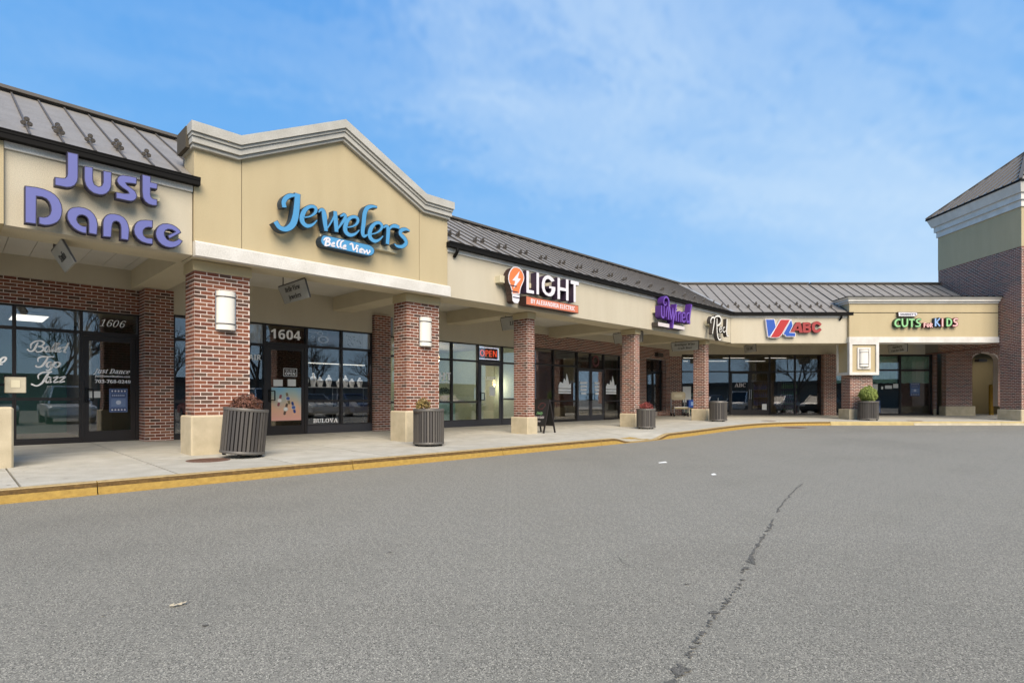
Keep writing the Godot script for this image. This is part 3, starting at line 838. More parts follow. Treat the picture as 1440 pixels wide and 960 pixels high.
func crack(s: SurfaceTool, path: Array, w: float, gaps: float) -> void:   # a thin wandering ribbon that fades in and out
	var pts := []
	for k in path.size() - 1:
		var n := int(maxf(2, path[k].distance_to(path[k + 1]) / 0.06))
		for i in n:
			pts.append(path[k].lerp(path[k + 1], float(i) / n))
	var drift := 0.0
	var gap := 0
	var last := []
	for k in pts.size() - 1:
		var t: Vector2 = (pts[k + 1] - pts[k]).normalized()
		var n := Vector2(-t.y, t.x)
		drift = drift * 0.8 + rng.randf_range(-0.012, 0.012)
		var h := w * rng.randf_range(0.25, 0.75)
		var row := []
		for g in [-1.0, 1.0]:
			var p: Vector2 = pts[k] + n * (drift + h * g)
			row.append(Vector3(p.x, lot_y(p.x, p.y) + EYE + 0.0035, -p.y))
		if gap > 0:
			gap -= 1
			last = []
		elif rng.randf() < gaps * 0.25:
			gap = 2 + rng.randi() % 4
		elif last:
			var q4 := [last[0], last[1], row[1], row[0]]
			if (q4[2] - q4[0]).cross(q4[3] - q4[1]).y < 0:
				q4.reverse()
			quad(s, q4[0], q4[1], q4[2], q4[3])
			last = row
		if gap == 0:
			last = row

func blot(s: SurfaceTool, p: Vector2, rx: float, rd: float) -> void:
	var n := 8
	var v := []
	for k in n:
		var t := TAU * k / n
		var r := rng.randf_range(0.65, 1.25)
		v.append(Vector3(p.x + cos(t) * rx * r, lot_y(p.x, p.y) + EYE + 0.004 + rng.randf() * 0.0008, -p.y - sin(t) * rd * r))
	for k in range(1, n - 1):
		tri(s, v[0], v[k], v[k + 1])

func kerb_stone(parent: Node, pts: Array) -> void:
	var top := S()
	var edge := S()
	var face := S()
	var sets := []
	for k in pts.size():
		var p: Vector2 = pts[k][0]
		var nrm: Vector2 = pts[k][1]
		if k == 0:
			p += (pts[1][0] - p).normalized() * 0.006
		if k == pts.size() - 1:
			p += (pts[k - 1][0] - p).normalized() * 0.006
		var u := (p.x + p.y) / sqrt(2.0)
		var low := lot_y(p.x, p.y) + EYE
		var h := 0.15 - 0.135 * (dip(u) if p.x < 10.0 else 0.0) + 0.001
		var e := minf(0.028, h * 0.4)
		var prof := [[-0.155, h - 0.05], [-0.15, h], [-e * 0.9, h], [-e * 0.25, h - e * 0.3], [0.0, h - e], [0.008, h - e * 2.2], [0.02, 0.012], [0.05, 0.008], [0.055, -0.1]]
		var row := []
		for q in prof:
			row.append(Vector3(p.x + nrm.x * q[0], low + q[1], -(p.y + nrm.y * q[0])))
		sets.append(row)
	var kind := [top, top, top, edge, edge, face, face, face]
	for k in sets.size() - 1:
		for j in 8:
			quad(kind[j], sets[k][j + 1], sets[k + 1][j + 1], sets[k + 1][j], sets[k][j])
	for e in [0, sets.size() - 1]:
		var r: Array = sets[e]
		for j in range(1, 8):
			tri(face, r[0], r[j], r[j + 1])
	var far: float = pts[0][0].x
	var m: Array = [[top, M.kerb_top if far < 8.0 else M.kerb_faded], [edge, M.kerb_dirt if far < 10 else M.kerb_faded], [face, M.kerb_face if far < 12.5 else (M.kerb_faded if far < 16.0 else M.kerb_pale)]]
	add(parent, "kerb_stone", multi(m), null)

# ---------------------------------------------------------------- building pieces
# a glazed light: frame ring with its pane (u, Y, q as seen from the street)
func window(parent: Node, u0: float, u1: float, y0: float, y1: float, q: float, f := 0.03, deep := 0.11, m: Material = null) -> MeshInstance3D:
	var s := S()
	var g := 0.001
	bx(s, u0 + g, u0 + f, y0 + g, y1 - g, q, q + deep)
	bx(s, u1 - f, u1 - g, y0 + g, y1 - g, q, q + deep)
	bx(s, u0 + f, u1 - f, y0 + g, y0 + f, q + 0.004, q + deep - 0.004)
	bx(s, u0 + f, u1 - f, y1 - f, y1 - g, q + 0.004, q + deep - 0.004)
	var w := fin(parent, "window", s, m if m else M.bronze)
	pane(w, u0 + f - 0.004, u1 - f + 0.004, y0 + f - 0.004, y1 - f + 0.004, q + deep * 0.45)
	return w

func pane(parent: Node, u0: float, u1: float, y0: float, y1: float, q: float) -> void:
	var s := S()
	for k in 6:   # the faces of a coated double glazed unit
		var e: float = q + k * 0.006
		quad(s, V(u0, y0, e), V(u1, y0, e), V(u1, y1, e), V(u0, y1, e))
	fin(parent, "pane", s, M.glass)

func door(parent: Node, u0: float, u1: float, y0: float, y1: float, q: float, hinge_right := true, m: Material = null, rail := 0.26, tall_pull := false) -> void:
	var s := S()
	var st := 0.085
	var d := 0.05
	bx(s, u0, u0 + st, y0, y1, q, q + d)
	bx(s, u1 - st, u1, y0, y1, q, q + d)
	bx(s, u0 + st, u1 - st, y0, y0 + rail, q + 0.003, q + d - 0.003)
	bx(s, u0 + st, u1 - st, y1 - 0.1, y1, q + 0.003, q + d - 0.003)
	var w := fin(parent, "door", s, m if m else M.bronze)
	pane(w, u0 + st - 0.004, u1 - st + 0.004, y0 + rail - 0.004, y1 - 0.096, q + 0.013)
	var h := S()
	var hu := u0 + st * 0.5 if hinge_right else u1 - st * 0.5
	if tall_pull:
		tube(h, V(hu, y0 + 0.85, q - 0.05), V(hu, y0 + 1.35, q - 0.05), 0.016, 0.016)
		tube(h, V(hu, y0 + 0.9, q - 0.05), V(hu, y0 + 0.9, q), 0.012, 0.012, 6)
		tube(h, V(hu, y0 + 1.3, q - 0.05), V(hu, y0 + 1.3, q), 0.012, 0.012, 6)
	else:
		var sg := 1.0 if hinge_right else -1.0
		bx(h, hu - 0.03, hu + 0.03, y0 + 0.88, y0 + 1.2, q - 0.02, q)
		for y in [y0 + 0.92, y0 + 1.16]:
			tube(h, V(hu, y, q - 0.01), V(hu, y, q - 0.09), 0.014, 0.014, 6)
			tube(h, V(hu, y, q - 0.09), V(hu + sg * 0.1, y, q - 0.09), 0.014, 0.014, 6)
		tube(h, V(hu + sg * 0.1, y0 + 0.92, q - 0.09), V(hu + sg * 0.1, y0 + 1.16, q - 0.09), 0.016, 0.016, 6)
	fin(w, "handle", h, M.steel if tall_pull else M.handle)

func slab_part(parent: Node, called: String, m: Material, u0: float, u1: float, y0: float, y1: float, q0: float, q1: float) -> MeshInstance3D:
	var s := S()
	bx(s, u0, u1, y0, y1, q0, q1)
	return fin(parent, called, s, m)

func room(parent: Node, u0: float, u1: float, y0: float, y1: float, q0: float, q1: float, wall: Material, fl: Material = null, ceil_mat: Material = null) -> void:
	slab_part(parent, "interior_floor", fl if fl else M.room_floor, u0, u1, y0 - 0.12, y0, q0, q1)
	slab_part(parent, "interior_ceiling", ceil_mat if ceil_mat else M.room_ceiling, u0, u1, y1, y1 + 0.12, q0, q1)
	slab_part(parent, "interior_wall", wall, u0, u1, y0, y1, q1, q1 + 0.12)
	slab_part(parent, "interior_wall", wall, u0 - 0.11, u0, y0, y1, q0, q1 + 0.12)
	slab_part(parent, "interior_wall", wall, u1, u1 + 0.11, y0, y1, q0, q1 + 0.12)

# brick facing on the street side of a plain block; singly builds each brick as a part
func brick_block(parent: Node, u0: float, u1: float, y0: float, y1: float, q0: float, q1: float, singly: bool, sides: String, phase := 0.0, hole: Array = []) -> void:
	var s := S()
	bx(s, u0, u1, y0, y1, q0, q1)
	var core := fin(parent, "mortar", s, M.mortar)
	core.name = "mortar"
	var st: SurfaceTool = null if singly else S()
	var h := y1 - y0
	if "f" in sides:
		bricks(parent, st, V(u0, y0, q0), Vector3.RIGHT, Vector3.BACK, u1 - u0, h, phase, 0.0, hole)
	if "l" in sides:
		bricks(parent, st, V(u0, y0, q1), Vector3.BACK, Vector3.LEFT, q1 - q0 - 0.0125, h, phase + 1, 0.0)
	var hidden := S() if singly else st
	if "r" in sides:
		bricks(parent, hidden, V(u1, y0, q0 + 0.0125), Vector3.FORWARD, Vector3.RIGHT, q1 - q0 - 0.0125, h, phase + 1)
	if "b" in sides:
		bricks(parent, hidden, V(u1, y0, q1), Vector3.LEFT, Vector3.FORWARD, u1 - u0, h, phase)
	if not singly:
		stuff(fin(parent, "brickwork", st, M.brick_mixed))
	elif "r" in sides or "b" in sides:
		stuff(fin(parent, "brickwork", hidden, M.brick_mixed))

# sloping metal roof between an eave line and a ridge line given by setback r; a(x) limits: [x, lowest r]
func roof_bay(parent: Node, x0: float, x1: float, r00: float, r01: float, r1: float, q_eave: float, slope: float, y_eave: float) -> void:
	# panel from x0 to x1, from setback r00 (at x0) / r01 (at x1) up to r1
	var s := S()
	var p := []
	for e in [[x0, r00], [x1, r01], [x1, r1], [x0, r1]]:
		p.append(V(e[0], y_eave + e[1] * slope, q_eave + e[1]))
	var d := Vector3(0, -0.03, 0)
	hexa(s, [p[0], p[1], p[2], p[3], p[0] + d, p[1] + d, p[2] + d, p[3] + d])
	fin(parent, "roof_panel", s, M.roof_panel)

func roof_seam(parent: Node, x: float, r0: float, r1: float, q_eave: float, slope: float, y_eave: float) -> MeshInstance3D:
	var s := S()
	var n := Vector3(0, 1, slope).normalized() * 0.014
	bar(s, V(x, y_eave + r0 * slope, q_eave + r0) + n, V(x, y_eave + r1 * slope, q_eave + r1) + n, 0.024, 0.034)
	return fin(parent, "roof_seam", s, M.roof_seam)

func snow_guard(parent: Node, x: float, r: float, q_eave: float, slope: float, y_eave: float) -> void:
	var s := S()
	var d := Vector3(0, slope, -1).normalized()
	var n := Vector3(0, 1, slope).normalized()
	var c := V(x, y_eave + r * slope, q_eave + r) + n * 0.06
	for k in 3:
		var a := TAU * k / 3.0 + PI / 2
		var e := c + Vector3.RIGHT * cos(a) * 0.042 + n * (sin(a) * 0.04 + 0.02)
		tube(s, e - d * 0.012, e + d * 0.012, 0.036, 0.036, 9)
		tube(s, e - d * 0.03, e + d * 0.025, 0.016, 0.016, 7)
	bar(s, c - n * 0.05 - d * 0.05, c - n * 0.05 + d * 0.05, 0.06, 0.03, n)
	fin(parent, "snow_guard", s, M.guard)

func gutter(parent: Node, u0: float, u1: float, q: float, y0: float) -> void:
	var s := S()
	bx(s, u0, u1, y0, y0 + 0.075, q + 0.01, q + 0.13)
	bx(s, u0, u1, y0 + 0.075, y0 + 0.112, q, q + 0.13)
	bx(s, u0, u1, y0 + 0.112, y0 + 0.128, q - 0.008, q + 0.02)
	fin(parent, "gutter", s, M.gutter)

func fascia(parent: Node, u0: float, u1: float, q: float, y0: float, y1: float, joints: Array = []) -> void:
	var e := [u0] + joints + [u1]
	var s := S()
	for k in e.size() - 1:
		bx(s, e[k] + (0.006 if k else 0.0), e[k + 1] - (0.006 if k < e.size() - 2 else 0.0), y0, y1, q, q + 0.18)
	if joints:
		var g := S()
		bx(g, u0 + 0.05, u1 - 0.05, y0 + 0.02, y1 - 0.02, q + 0.02, q + 0.17)
		fin(parent, "control_joint", g, M.groove)
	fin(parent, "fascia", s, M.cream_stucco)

# the covered walk behind a fascia: beam soffit, inner face, ceiling
func canopy_underside(parent: Node, u0: float, u1: float, q0: float, q1: float, y0: float, y_ceiling: float, beams: Array, planks := 0.0) -> void:
	slab_part(parent, "beam", M.soffit, u0, u1, y0 + 0.004, y_ceiling, q0 + 0.19, q0 + 0.78)
	if planks > 0:
		var u := u0
		while u < u1:
			slab_part(parent, "ceiling_panel", M.ceiling, u + 0.004, minf(u + planks, u1) - 0.004, y_ceiling, y_ceiling + 0.04, q0 + 0.78, q1)
			u += planks
	slab_part(parent, "ceiling", M.groove if planks > 0 else M.ceiling, u0, u1, y_ceiling + (0.02 if planks > 0 else 0.0), y_ceiling + 0.1, q0 + 0.79, q1)
	for b in beams:
		slab_part(parent, "beam", M.soffit, b - 0.3, b + 0.3, y0 + 0.03, y_ceiling - 0.002, q0 + 0.785, q1 - 0.002)

func column(u: float, w: float, depth: float, q: float, base_h: float, brick_top: float, cap_top: float, singly: bool, label: String, group: String, over := 0.07) -> void:
	var f := walk_y(XD(u, q).x, XD(u, q).y)
	at(u + w / 2, f, q + depth / 2)
	var o := thing("brick_column", LW(ou, oy, oq), label, "column", group)
	var s := S()
	cbox(s, V(u - over, f - 0.03, q + depth + over), V(u + w + over, f + base_h, q - over), 0.025)
	fin(o, "base", s, M.base_stone)
	var c := S()
	cbox(c, V(u - 0.03, brick_top, q + depth + 0.03), V(u + w + 0.03, cap_top, q - 0.03), 0.006)
	fin(o, "cap", c, M.cap_stucco)
	brick_block(o, u, u + w, f + base_h, brick_top, q, q + depth, singly, "flrb", 0.0 if singly else 0.5)

func wall_lamp(xf: Transform3D, w: float, h: float, label: String, group: String) -> void:
	var o := thing("wall_lamp", xf, label, "lamp", group)
	var s := S()
	box(s, Vector3(-w / 2 - 0.012, 0.0, -0.002), Vector3(w / 2 + 0.012, h, 0.022))
	fin(o, "back_plate", s, M.steel)
	var d := S()
	var e := 0.105
	lathe(d, [Vector2(w / 2, 0.0), Vector2(w / 2, h * 0.15), Vector2(w / 2 - 0.003, h * 0.15 + 0.002), Vector2(w / 2 - 0.003, h * 0.85), Vector2(w / 2, h * 0.85 + 0.002), Vector2(w / 2, h), Vector2(0.0, h + 0.003)], 18, Vector3(0, 0, 0), -PI, 0.0)
	lathe(d, [Vector2(0.0, 0.0), Vector2(w / 2, 0.0)], 18, Vector3.ZERO, -PI, 0.0)
	fin(o, "lamp_shade", d, M.lamp_white, Transform3D(Basis.from_scale(Vector3(1, 1, e / (w / 2))), Vector3(0, 0, 0.022)))
	for y in [0.15, 0.85]:
		var b := S()
		lathe(b, [Vector2(w / 2 - 0.002, h * y - 0.011), Vector2(w / 2 + 0.004, h * y - 0.011), Vector2(w / 2 + 0.004, h * y + 0.011), Vector2(w / 2 - 0.002, h * y + 0.011)], 18, Vector3.ZERO, -PI, 0.0)
		fin(o, "band", b, M.slat_dark, Transform3D(Basis.from_scale(Vector3(1, 1, e / (w / 2))), Vector3(0, 0, 0.022)))

func hanging_sign(xf: Transform3D, w: float, h: float, drop: float, words: Array, cap: float, label: String, tilt: float) -> void:   # a blade sign square to the fascia, reading along the walk
	var o := thing("hanging_sign", xf, label, "sign", "small signs hung under the canopy")
	var b := Basis(Vector3.RIGHT, tilt)
	var t := Transform3D(b, Vector3(0, -drop, 0) - b.y * h / 2)
	var s := S()
	prism(s, s, poly([-w / 2, h / 2, -w / 2 + 0.05, -h / 2, w / 2 - 0.05, -h / 2, w / 2, h / 2]), -0.02, 0.02, Vector3.ZERO, true)
	fin(o, "board", s, M.grey_trim, t)
	var e := S()
	for q in [[-w / 2, h / 2, -w / 2 + 0.05, -h / 2], [w / 2, h / 2, w / 2 - 0.05, -h / 2], [-w / 2, h / 2, w / 2, h / 2]]:
		bar(e, Vector3(q[0], q[1], 0), Vector3(q[2], q[3], 0), 0.05, 0.024, Vector3.BACK)
	fin(o, "border", e, M.slat_dark, t)
	var r := S()
	for x in [-w * 0.33, w * 0.33]:
		tube(r, Vector3(x, 0.03, 0), Vector3(x, -drop - 0.01, 0), 0.012, 0.012, 6)
	fin(o, "hanger", r, M.slat_dark)
	for k in words.size():
		for f in [1, -1]:
			txt(o, "lettering", words[k], cap, 0.004, M.print_black, t * Transform3D(Basis(Vector3.UP, 0.0 if f > 0 else PI), Vector3(0, ((words.size() - 1) / 2.0 - k) * cap * 1.7, 0.022 * f)), true, true, 0.2)

func leaves(o: Node, m: Material, c: Vector3, r: Vector3, count: int, leaf: float, tint: float, dome := true, called := "foliage") -> void:
	var s := S()
	for k in count:
		var d := Vector3(rng.randfn(), rng.randfn(), rng.randfn()).normalized()
		if dome and d.y < -0.2:
			d.y = -d.y
		var lump := 0.92 + 0.08 * sin(d.x * 7 + d.z * 5) * cos(d.y * 6 + d.x * 3)
		var p := c + d * r * lump * pow(rng.randf(), 0.28)
		var n := (d + Vector3(rng.randfn(), rng.randfn(), rng.randfn()) * 0.6).normalized()
		var x := n.cross(Vector3(rng.randfn(), rng.randfn(), rng.randfn())).normalized() * leaf * rng.randf_range(0.6, 1.2)
		var y := n.cross(x).normalized() * x.length() * 0.5
		var v := rng.randf_range(1.0 - tint, 1.0 + tint)
		s.set_color(Color(v, v * rng.randf_range(0.9, 1.1), v * 0.95))
		quad(s, p - x, p - y + n * 0.004, p + x, p + y + n * 0.004)
	stuff(fin(o, called, s, m))

func planter(xf: Transform3D, r: float, h: float, label: String, cat := "planter", called := "slatted_planter") -> Node3D:
	var o := thing(called, xf, label, cat, "slatted round bins along the pavement")
	var n := 34
	var slat := S()
	box(slat, Vector3(-0.021, 0.065, -0.005), Vector3(0.021, h - 0.03, 0.005))
	var wide := S()
	box(wide, Vector3(-0.05, 0.065, -0.006), Vector3(0.05, h - 0.03, 0.006))
	var ms := slat.commit()
	var mw := wide.commit()
	for k in n:
		var a := TAU * k / n + 0.35
		var big := k % 17 == 12
		add(o, "slat", mw if big else ms, M.slat if rng.randf() < 0.7 else M.slat_dark, Transform3D(Basis(Vector3.UP, PI / 2 + a), Vector3(cos(a) * r, 0, -sin(a) * r)))
	for y in [[0.04, 0.085], [h - 0.05, h]]:
		var s := S()
		lathe(s, [Vector2(r - 0.02, y[0]), Vector2(r + 0.012, y[0]), Vector2(r + 0.016, (y[0] + y[1]) / 2), Vector2(r + 0.012, y[1]), Vector2(r - 0.03, y[1]), Vector2(r - 0.03, y[0])], 40)
		fin(o, "rim", s, M.rim)
	var l := S()
	lathe(l, [Vector2(0.0, 0.06), Vector2(r - 0.04, 0.06), Vector2(r - 0.04, h - 0.06), Vector2(r - 0.06, h - 0.06), Vector2(r - 0.06, h - 0.12), Vector2(0, h - 0.1)], 32)
	fin(o, "liner", l, M.liner)
	for k in 4:
		var a := TAU * k / 4 + 0.5
		var s := S()
		lathe(s, [Vector2(0.03, -0.005), Vector2(0.035, 0.03), Vector2(0.02, 0.045)], 8, Vector3(cos(a) * (r - 0.06), 0, sin(a) * (r - 0.06)))
		fin(o, "foot", s, M.liner)
	return o

func shrub(xf: Transform3D, called: String, m: Material, r: Vector3, lift: float, count: int, leaf: float, label: String, tint := 0.35, cat := "shrub", dome := true) -> void:
	var o := thing(called, xf, label, cat)
	leaves(o, m, Vector3(0, lift, 0), r, count, leaf, tint, dome)
	var s := S()
	for k in 16:
		var d := Vector3(rng.randfn() * 0.6, 1, rng.randfn() * 0.6).normalized()
		tube(s, Vector3(d.x * 0.05, -0.02, d.z * 0.05), Vector3(0, lift * 0.6, 0) + d * r * 0.7, 0.009, 0.003, 5, false)
	fin(o, "stem", s, M.twig)
	var so := S()
	lathe(so, [Vector2(r.x * 1.05, -0.03), Vector2(r.x * 0.7, 0.01), Vector2(0, 0.03)], 16)
	fin(o, "soil", so, M.soil)

# ---------------------------------------------------------------- left arcade
const FL := -0.93      # shop floor
const JQ := 15.05      # shop front of the dance studio
const SQ := 14.65      # shop fronts of the jeweller and the lighting shop
const RQ := 14.95      # shop front of the restaurant
const SLOPE := 0.564

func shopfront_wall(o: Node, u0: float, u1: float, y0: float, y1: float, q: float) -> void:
	slab_part(o, "wall", M.cream_stucco, u0, u1, y0, y1, q, q + 0.2)  # tan wall in the lighter cream, making up for weak light under canopy

func dance_studio() -> void:
	at(-1.6, -1.0, 10.6)
	var o := thing("dance_studio_building", LW(ou, oy, oq), "cream arcade shop with brick front and purple lettered sign under metal roof", "building")
	fascia(o, 0.58, 2.955, 10.6, 2.43, 3.49)
	slab_part(o, "frieze", M.white_trim, 0.58, 2.955, 3.49, 3.59, 10.565, 10.78)
	gutter(o, -2.0, 3.035, 10.42, 3.585)
	canopy_underside(o, 0.0, 2.96, 10.6, JQ, 2.43, 2.88, [0.15, 3.25], 0.4)
	# pier at the left, mostly out of view
	slab_part(o, "pier_wall", M.tan_stucco, -2.0, 0.575, 2.43, 3.58, 10.55, 11.1)
	# roof
	var u := 0.47 - 0.379 * 4
	while u < 4.6:
		var e := u + 0.379
		if u < 2.6:
			roof_bay(o, u, e, 0.0, 0.0, 3.35, 10.45, SLOPE, 3.70)
		elif u < 2.9:
			roof_bay(o, u, 2.95, 0.0, 0.0, 3.35, 10.45, SLOPE, 3.70)
			roof_bay(o, 2.951, e, 0.73, 0.73, 3.35, 10.45, SLOPE, 3.70)
		else:
			roof_bay(o, u, e, 0.73, 0.73, 3.35, 10.45, SLOPE, 3.70)
		if u > -0.9:
			var seam := roof_seam(o, u, 0.02 if u < 2.9 else 0.76, 3.33, 10.45, SLOPE, 3.70)
			var k := int(round((u - 0.47) / 0.379)) + 4
			if u < 2.4:
				snow_guard(seam, u, 0.55, 10.45, SLOPE, 3.70)
			if k % 2 == 0 and u < 2.4:
				snow_guard(seam, u, 0.75, 10.45, SLOPE, 3.70)
		u += 0.379
	var rs := S()
	bar(rs, V(-1.2, 5.63, 13.78), V(4.8, 5.63, 13.78), 0.22, 0.06)
	fin(o, "ridge_cap", rs, M.roof_seam)
	slab_part(o, "roof_backing", M.room_dark, -1.0, 4.8, 3.6, 5.5, 13.8, 14.0)
	# brickwork over and beside the shop front
	shopfront_wall(o, -1.6, 3.70, 2.452, 2.95, JQ - 0.03)
	brick_block(o, -0.7, 3.10, 1.905, 2.45, JQ, JQ + 0.2, true, "f")
	brick_block(o, 3.113, 3.675, -0.98, 2.45, 14.55, JQ + 0.19, true, "fl")
	# glazing
	for e in [[-0.9, 0.98], [0.98, 2.055]]:
		window(o, e[0], e[1], FL + 0.09, 0.0, JQ)
		window(o, e[0], e[1], 0.0, 1.43, JQ)
		window(o, e[0], e[1], 1.43, 1.9, JQ)
	window(o, 2.055, 3.105, 1.43, 1.9, JQ)
	slab_part(o, "sill", M.bronze, -0.9, 2.05, FL - 0.06, FL + 0.09, JQ - 0.01, JQ + 0.1)
	slab_part(o, "door_frame", M.bronze, 2.057, 2.10, FL - 0.03, 1.428, JQ - 0.004, JQ + 0.1)
	slab_part(o, "door_frame", M.bronze, 3.04, 3.103, FL - 0.03, 1.428, JQ - 0.004, JQ + 0.1)
	slab_part(o, "door_frame", M.bronze, 2.10, 3.04, 1.36, 1.428, JQ - 0.004, JQ + 0.1)
	door(o, 2.104, 3.036, FL - 0.02, 1.355, JQ + 0.01)
	room(o, -1.5, 3.45, FL, 1.93, JQ + 0.13, 20.0, M.room_teal)
	slab_part(o, "interior_wall", M.purple_wall, -0.6, 0.75, FL + 0.9, 0.35, 15.6, 15.7)
	slab_part(o, "interior_wall", M.room_wall, 2.4, 2.52, FL, 1.9, 16.2, 20.0)
	# lettering on the glass (strokes are laid out in the plane of the pane)
	for k in SCRIPT_LETTERING.size():
		flat_stroke(o, SCRIPT_LETTERING[k], "window_lettering", M.vinyl, Transform3D(Basis.IDENTITY, V(0, 0, JQ + 0.045)))
	txt(o, "window_lettering", "1606", 0.15, 0.002, M.vinyl, Transform3D(Basis.IDENTITY, V(2.62, 1.665, JQ + 0.045)), false, true, 0.35)
	txt(o, "window_lettering", "Just Dance", 0.1, 0.002, M.vinyl, Transform3D(Basis.IDENTITY, V(2.62, 0.61, JQ + 0.018)), true, true, 0.4, 0.86)
	txt(o, "window_lettering", "JustDanceStudios.com", 0.045, 0.002, M.vinyl, Transform3D(Basis.IDENTITY, V(2.62, 0.5, JQ + 0.018)), true, false, 0.1, 0.95)
	txt(o, "window_lettering", "703-768-0249", 0.075, 0.002, M.vinyl, Transform3D(Basis.IDENTITY, V(2.62, 0.385, JQ + 0.018)), true, false, 0.0, 1.02)
	card(o, V(2.72, -0.03, JQ + 0.016), 0.34, 0.52, poster_texture(1))
	card(o, V(2.29, 0.1, JQ + 0.016), 0.2, 0.14, null)
	var lamp := thing("ceiling_light", LW(1.35, 1.9, 17.0), "lit fluorescent ceiling panel inside the dance studio window", "ceiling light")
	var s := S()
	box(s, Vector3(-0.33, -0.05, -0.65), Vector3(0.33, 0.0, 0.65))
	fin(lamp, "housing", s, M.white_trim)
	var gsf := S()
	box(gsf, Vector3(-0.3, -0.056, -0.62), Vector3(0.3, -0.049, 0.62))
	fin(lamp, "diffuser", gsf, M.tube_glow)
	var al := AreaLight3D.new()
	al.name = "light"
	al.area_size = Vector2(0.6, 1.24)
	al.rotation.x = -PI / 2
	al.position.y = -0.07
	al.light_energy = 0.35
	al.shadow_enabled = true
	lamp.add_child(al)

func card(parent: Node, c: Vector3, w: float, h: float, tex: Texture2D, turn := 0.0, called := "poster") -> MeshInstance3D:
	var s := S()
	var uv := [Vector2(0, 1), Vector2(1, 1), Vector2(1, 0), Vector2(0, 0)]
	var p := [Vector3(-w / 2, -h / 2, 0), Vector3(w / 2, -h / 2, 0), Vector3(w / 2, h / 2, 0), Vector3(-w / 2, h / 2, 0)]
	for k in [0, 2, 1, 0, 3, 2]:
		s.set_normal(Vector3.BACK)
		s.set_uv(uv[k])
		s.add_vertex(p[k])
	var m: StandardMaterial3D = M.paper
	if tex:
		m = StandardMaterial3D.new()
		m.albedo_texture = tex
		m.roughness = 0.7
	return fin(parent, called, s, m, Transform3D(Basis(Vector3.BACK, turn), c))

func disc(im: Image, cx: float, cy: float, r: float, c: Color, r_in := 0.0) -> void:
	for y in range(maxi(0, int(cy - r)), mini(im.get_height(), int(cy + r) + 1)):
		for x in range(maxi(0, int(cx - r)), mini(im.get_width(), int(cx + r) + 1)):
			var d := Vector2(x - cx, y - cy).length()
			if d <= r and d >= r_in:
				im.set_pixel(x, y, c)

func poster_texture(kind: int) -> ImageTexture:
	var w := 128
	var h := 160 if kind == 0 else (192 if kind == 1 else 96)
	var im := Image.create(w, h, false, Image.FORMAT_RGB8)
	if kind == 0:   # watches on a sunset coloured ground
		for y in h:
			for x in w:
				var a := c8(236, 204, 142).lerp(c8(232, 172, 156), clampf(float(y) / h * 1.1 - 0.1, 0, 1))
				var b := clampf(1.0 - float(y) / h * 1.5 - absf(x - 60.0) / w * 0.35 + 0.12 * sin(x * 0.06), 0, 1)
				im.set_pixel(x, y, a.lerp(c8(136, 190, 216), b).lerp(c8(150, 180, 214), clampf((x - 100.0) / 60.0 - y / 400.0, 0, 0.5)))
		for e in [[34, 62, c8(150, 84, 88)], [70, 52, c8(124, 112, 84)], [60, 104, c8(96, 76, 66)], [94, 96, c8(40, 62, 130)]]:
			for k in 22:
				var t := k / 21.0 - 0.5
				disc(im, e[0] + t * 10 * (1 if e[0] > 60 else -1), e[1] + t * 46, 5, e[2])
			disc(im, e[0], e[1], 11, c8(214, 202, 190))
			disc(im, e[0], e[1], 8, c8(240, 238, 234) if e[0] < 70 else c8(70, 100, 170))
	elif kind == 1:   # blue notice with rows of white stars
		im.fill(c8(92, 112, 152))
		im.fill_rect(Rect2i(8, 8, 112, 22), c8(52, 66, 104))
		im.fill_rect(Rect2i(8, 160, 112, 24), c8(52, 66, 104))
		for k in 5:
			for y in [19, 172]:
				for a in 5:
					disc(im, 20 + k * 22 + 4 * sin(a * TAU / 5), y - 4 * cos(a * TAU / 5), 3, c8(232, 234, 238))
		im.fill_rect(Rect2i(14, 40, 100, 30), c8(60, 74, 112))
		for k in 7:
			im.fill_rect(Rect2i(20 + k * 13, 48, 8, 14), c8(176, 186, 206))
		im.fill_rect(Rect2i(14, 82, 100, 64), c8(116, 136, 172))
		disc(im, 64, 112, 18, c8(196, 204, 218))
	elif kind == 2:   # watch close-up on black
		im.fill(c8(26, 22, 26))
		for x in range(76, 128):
			for y in h:
				im.set_pixel(x, y, c8(104, 92, 106).lerp(c8(60, 52, 62), absf(y - 50.0) / 60.0))
		disc(im, 62, 56, 22, c8(206, 204, 206), 15)
		disc(im, 62, 56, 6, c8(150, 146, 150))
		disc(im, 50, 20, 12, c8(190, 186, 190), 8)
		im.fill_rect(Rect2i(8, 14, 30, 4), c8(190, 188, 190))
		disc(im, 22, 44, 8, c8(186, 184, 186), 5)
		im.fill_rect(Rect2i(16, 66, 12, 4), c8(180, 178, 180))
	else:   # pale sheet with a spray of dark specks
		im.fill(c8(190, 192, 188))
		im.fill_rect(Rect2i(96, 0, 32, 96), c8(206, 208, 204))
		for k in 60:
			disc(im, 20 + rng.randf() * 66, 16 + rng.randf() * 74, rng.randf_range(0.8, 2.6), c8(92, 96, 100))
	return ImageTexture.create_from_image(im)

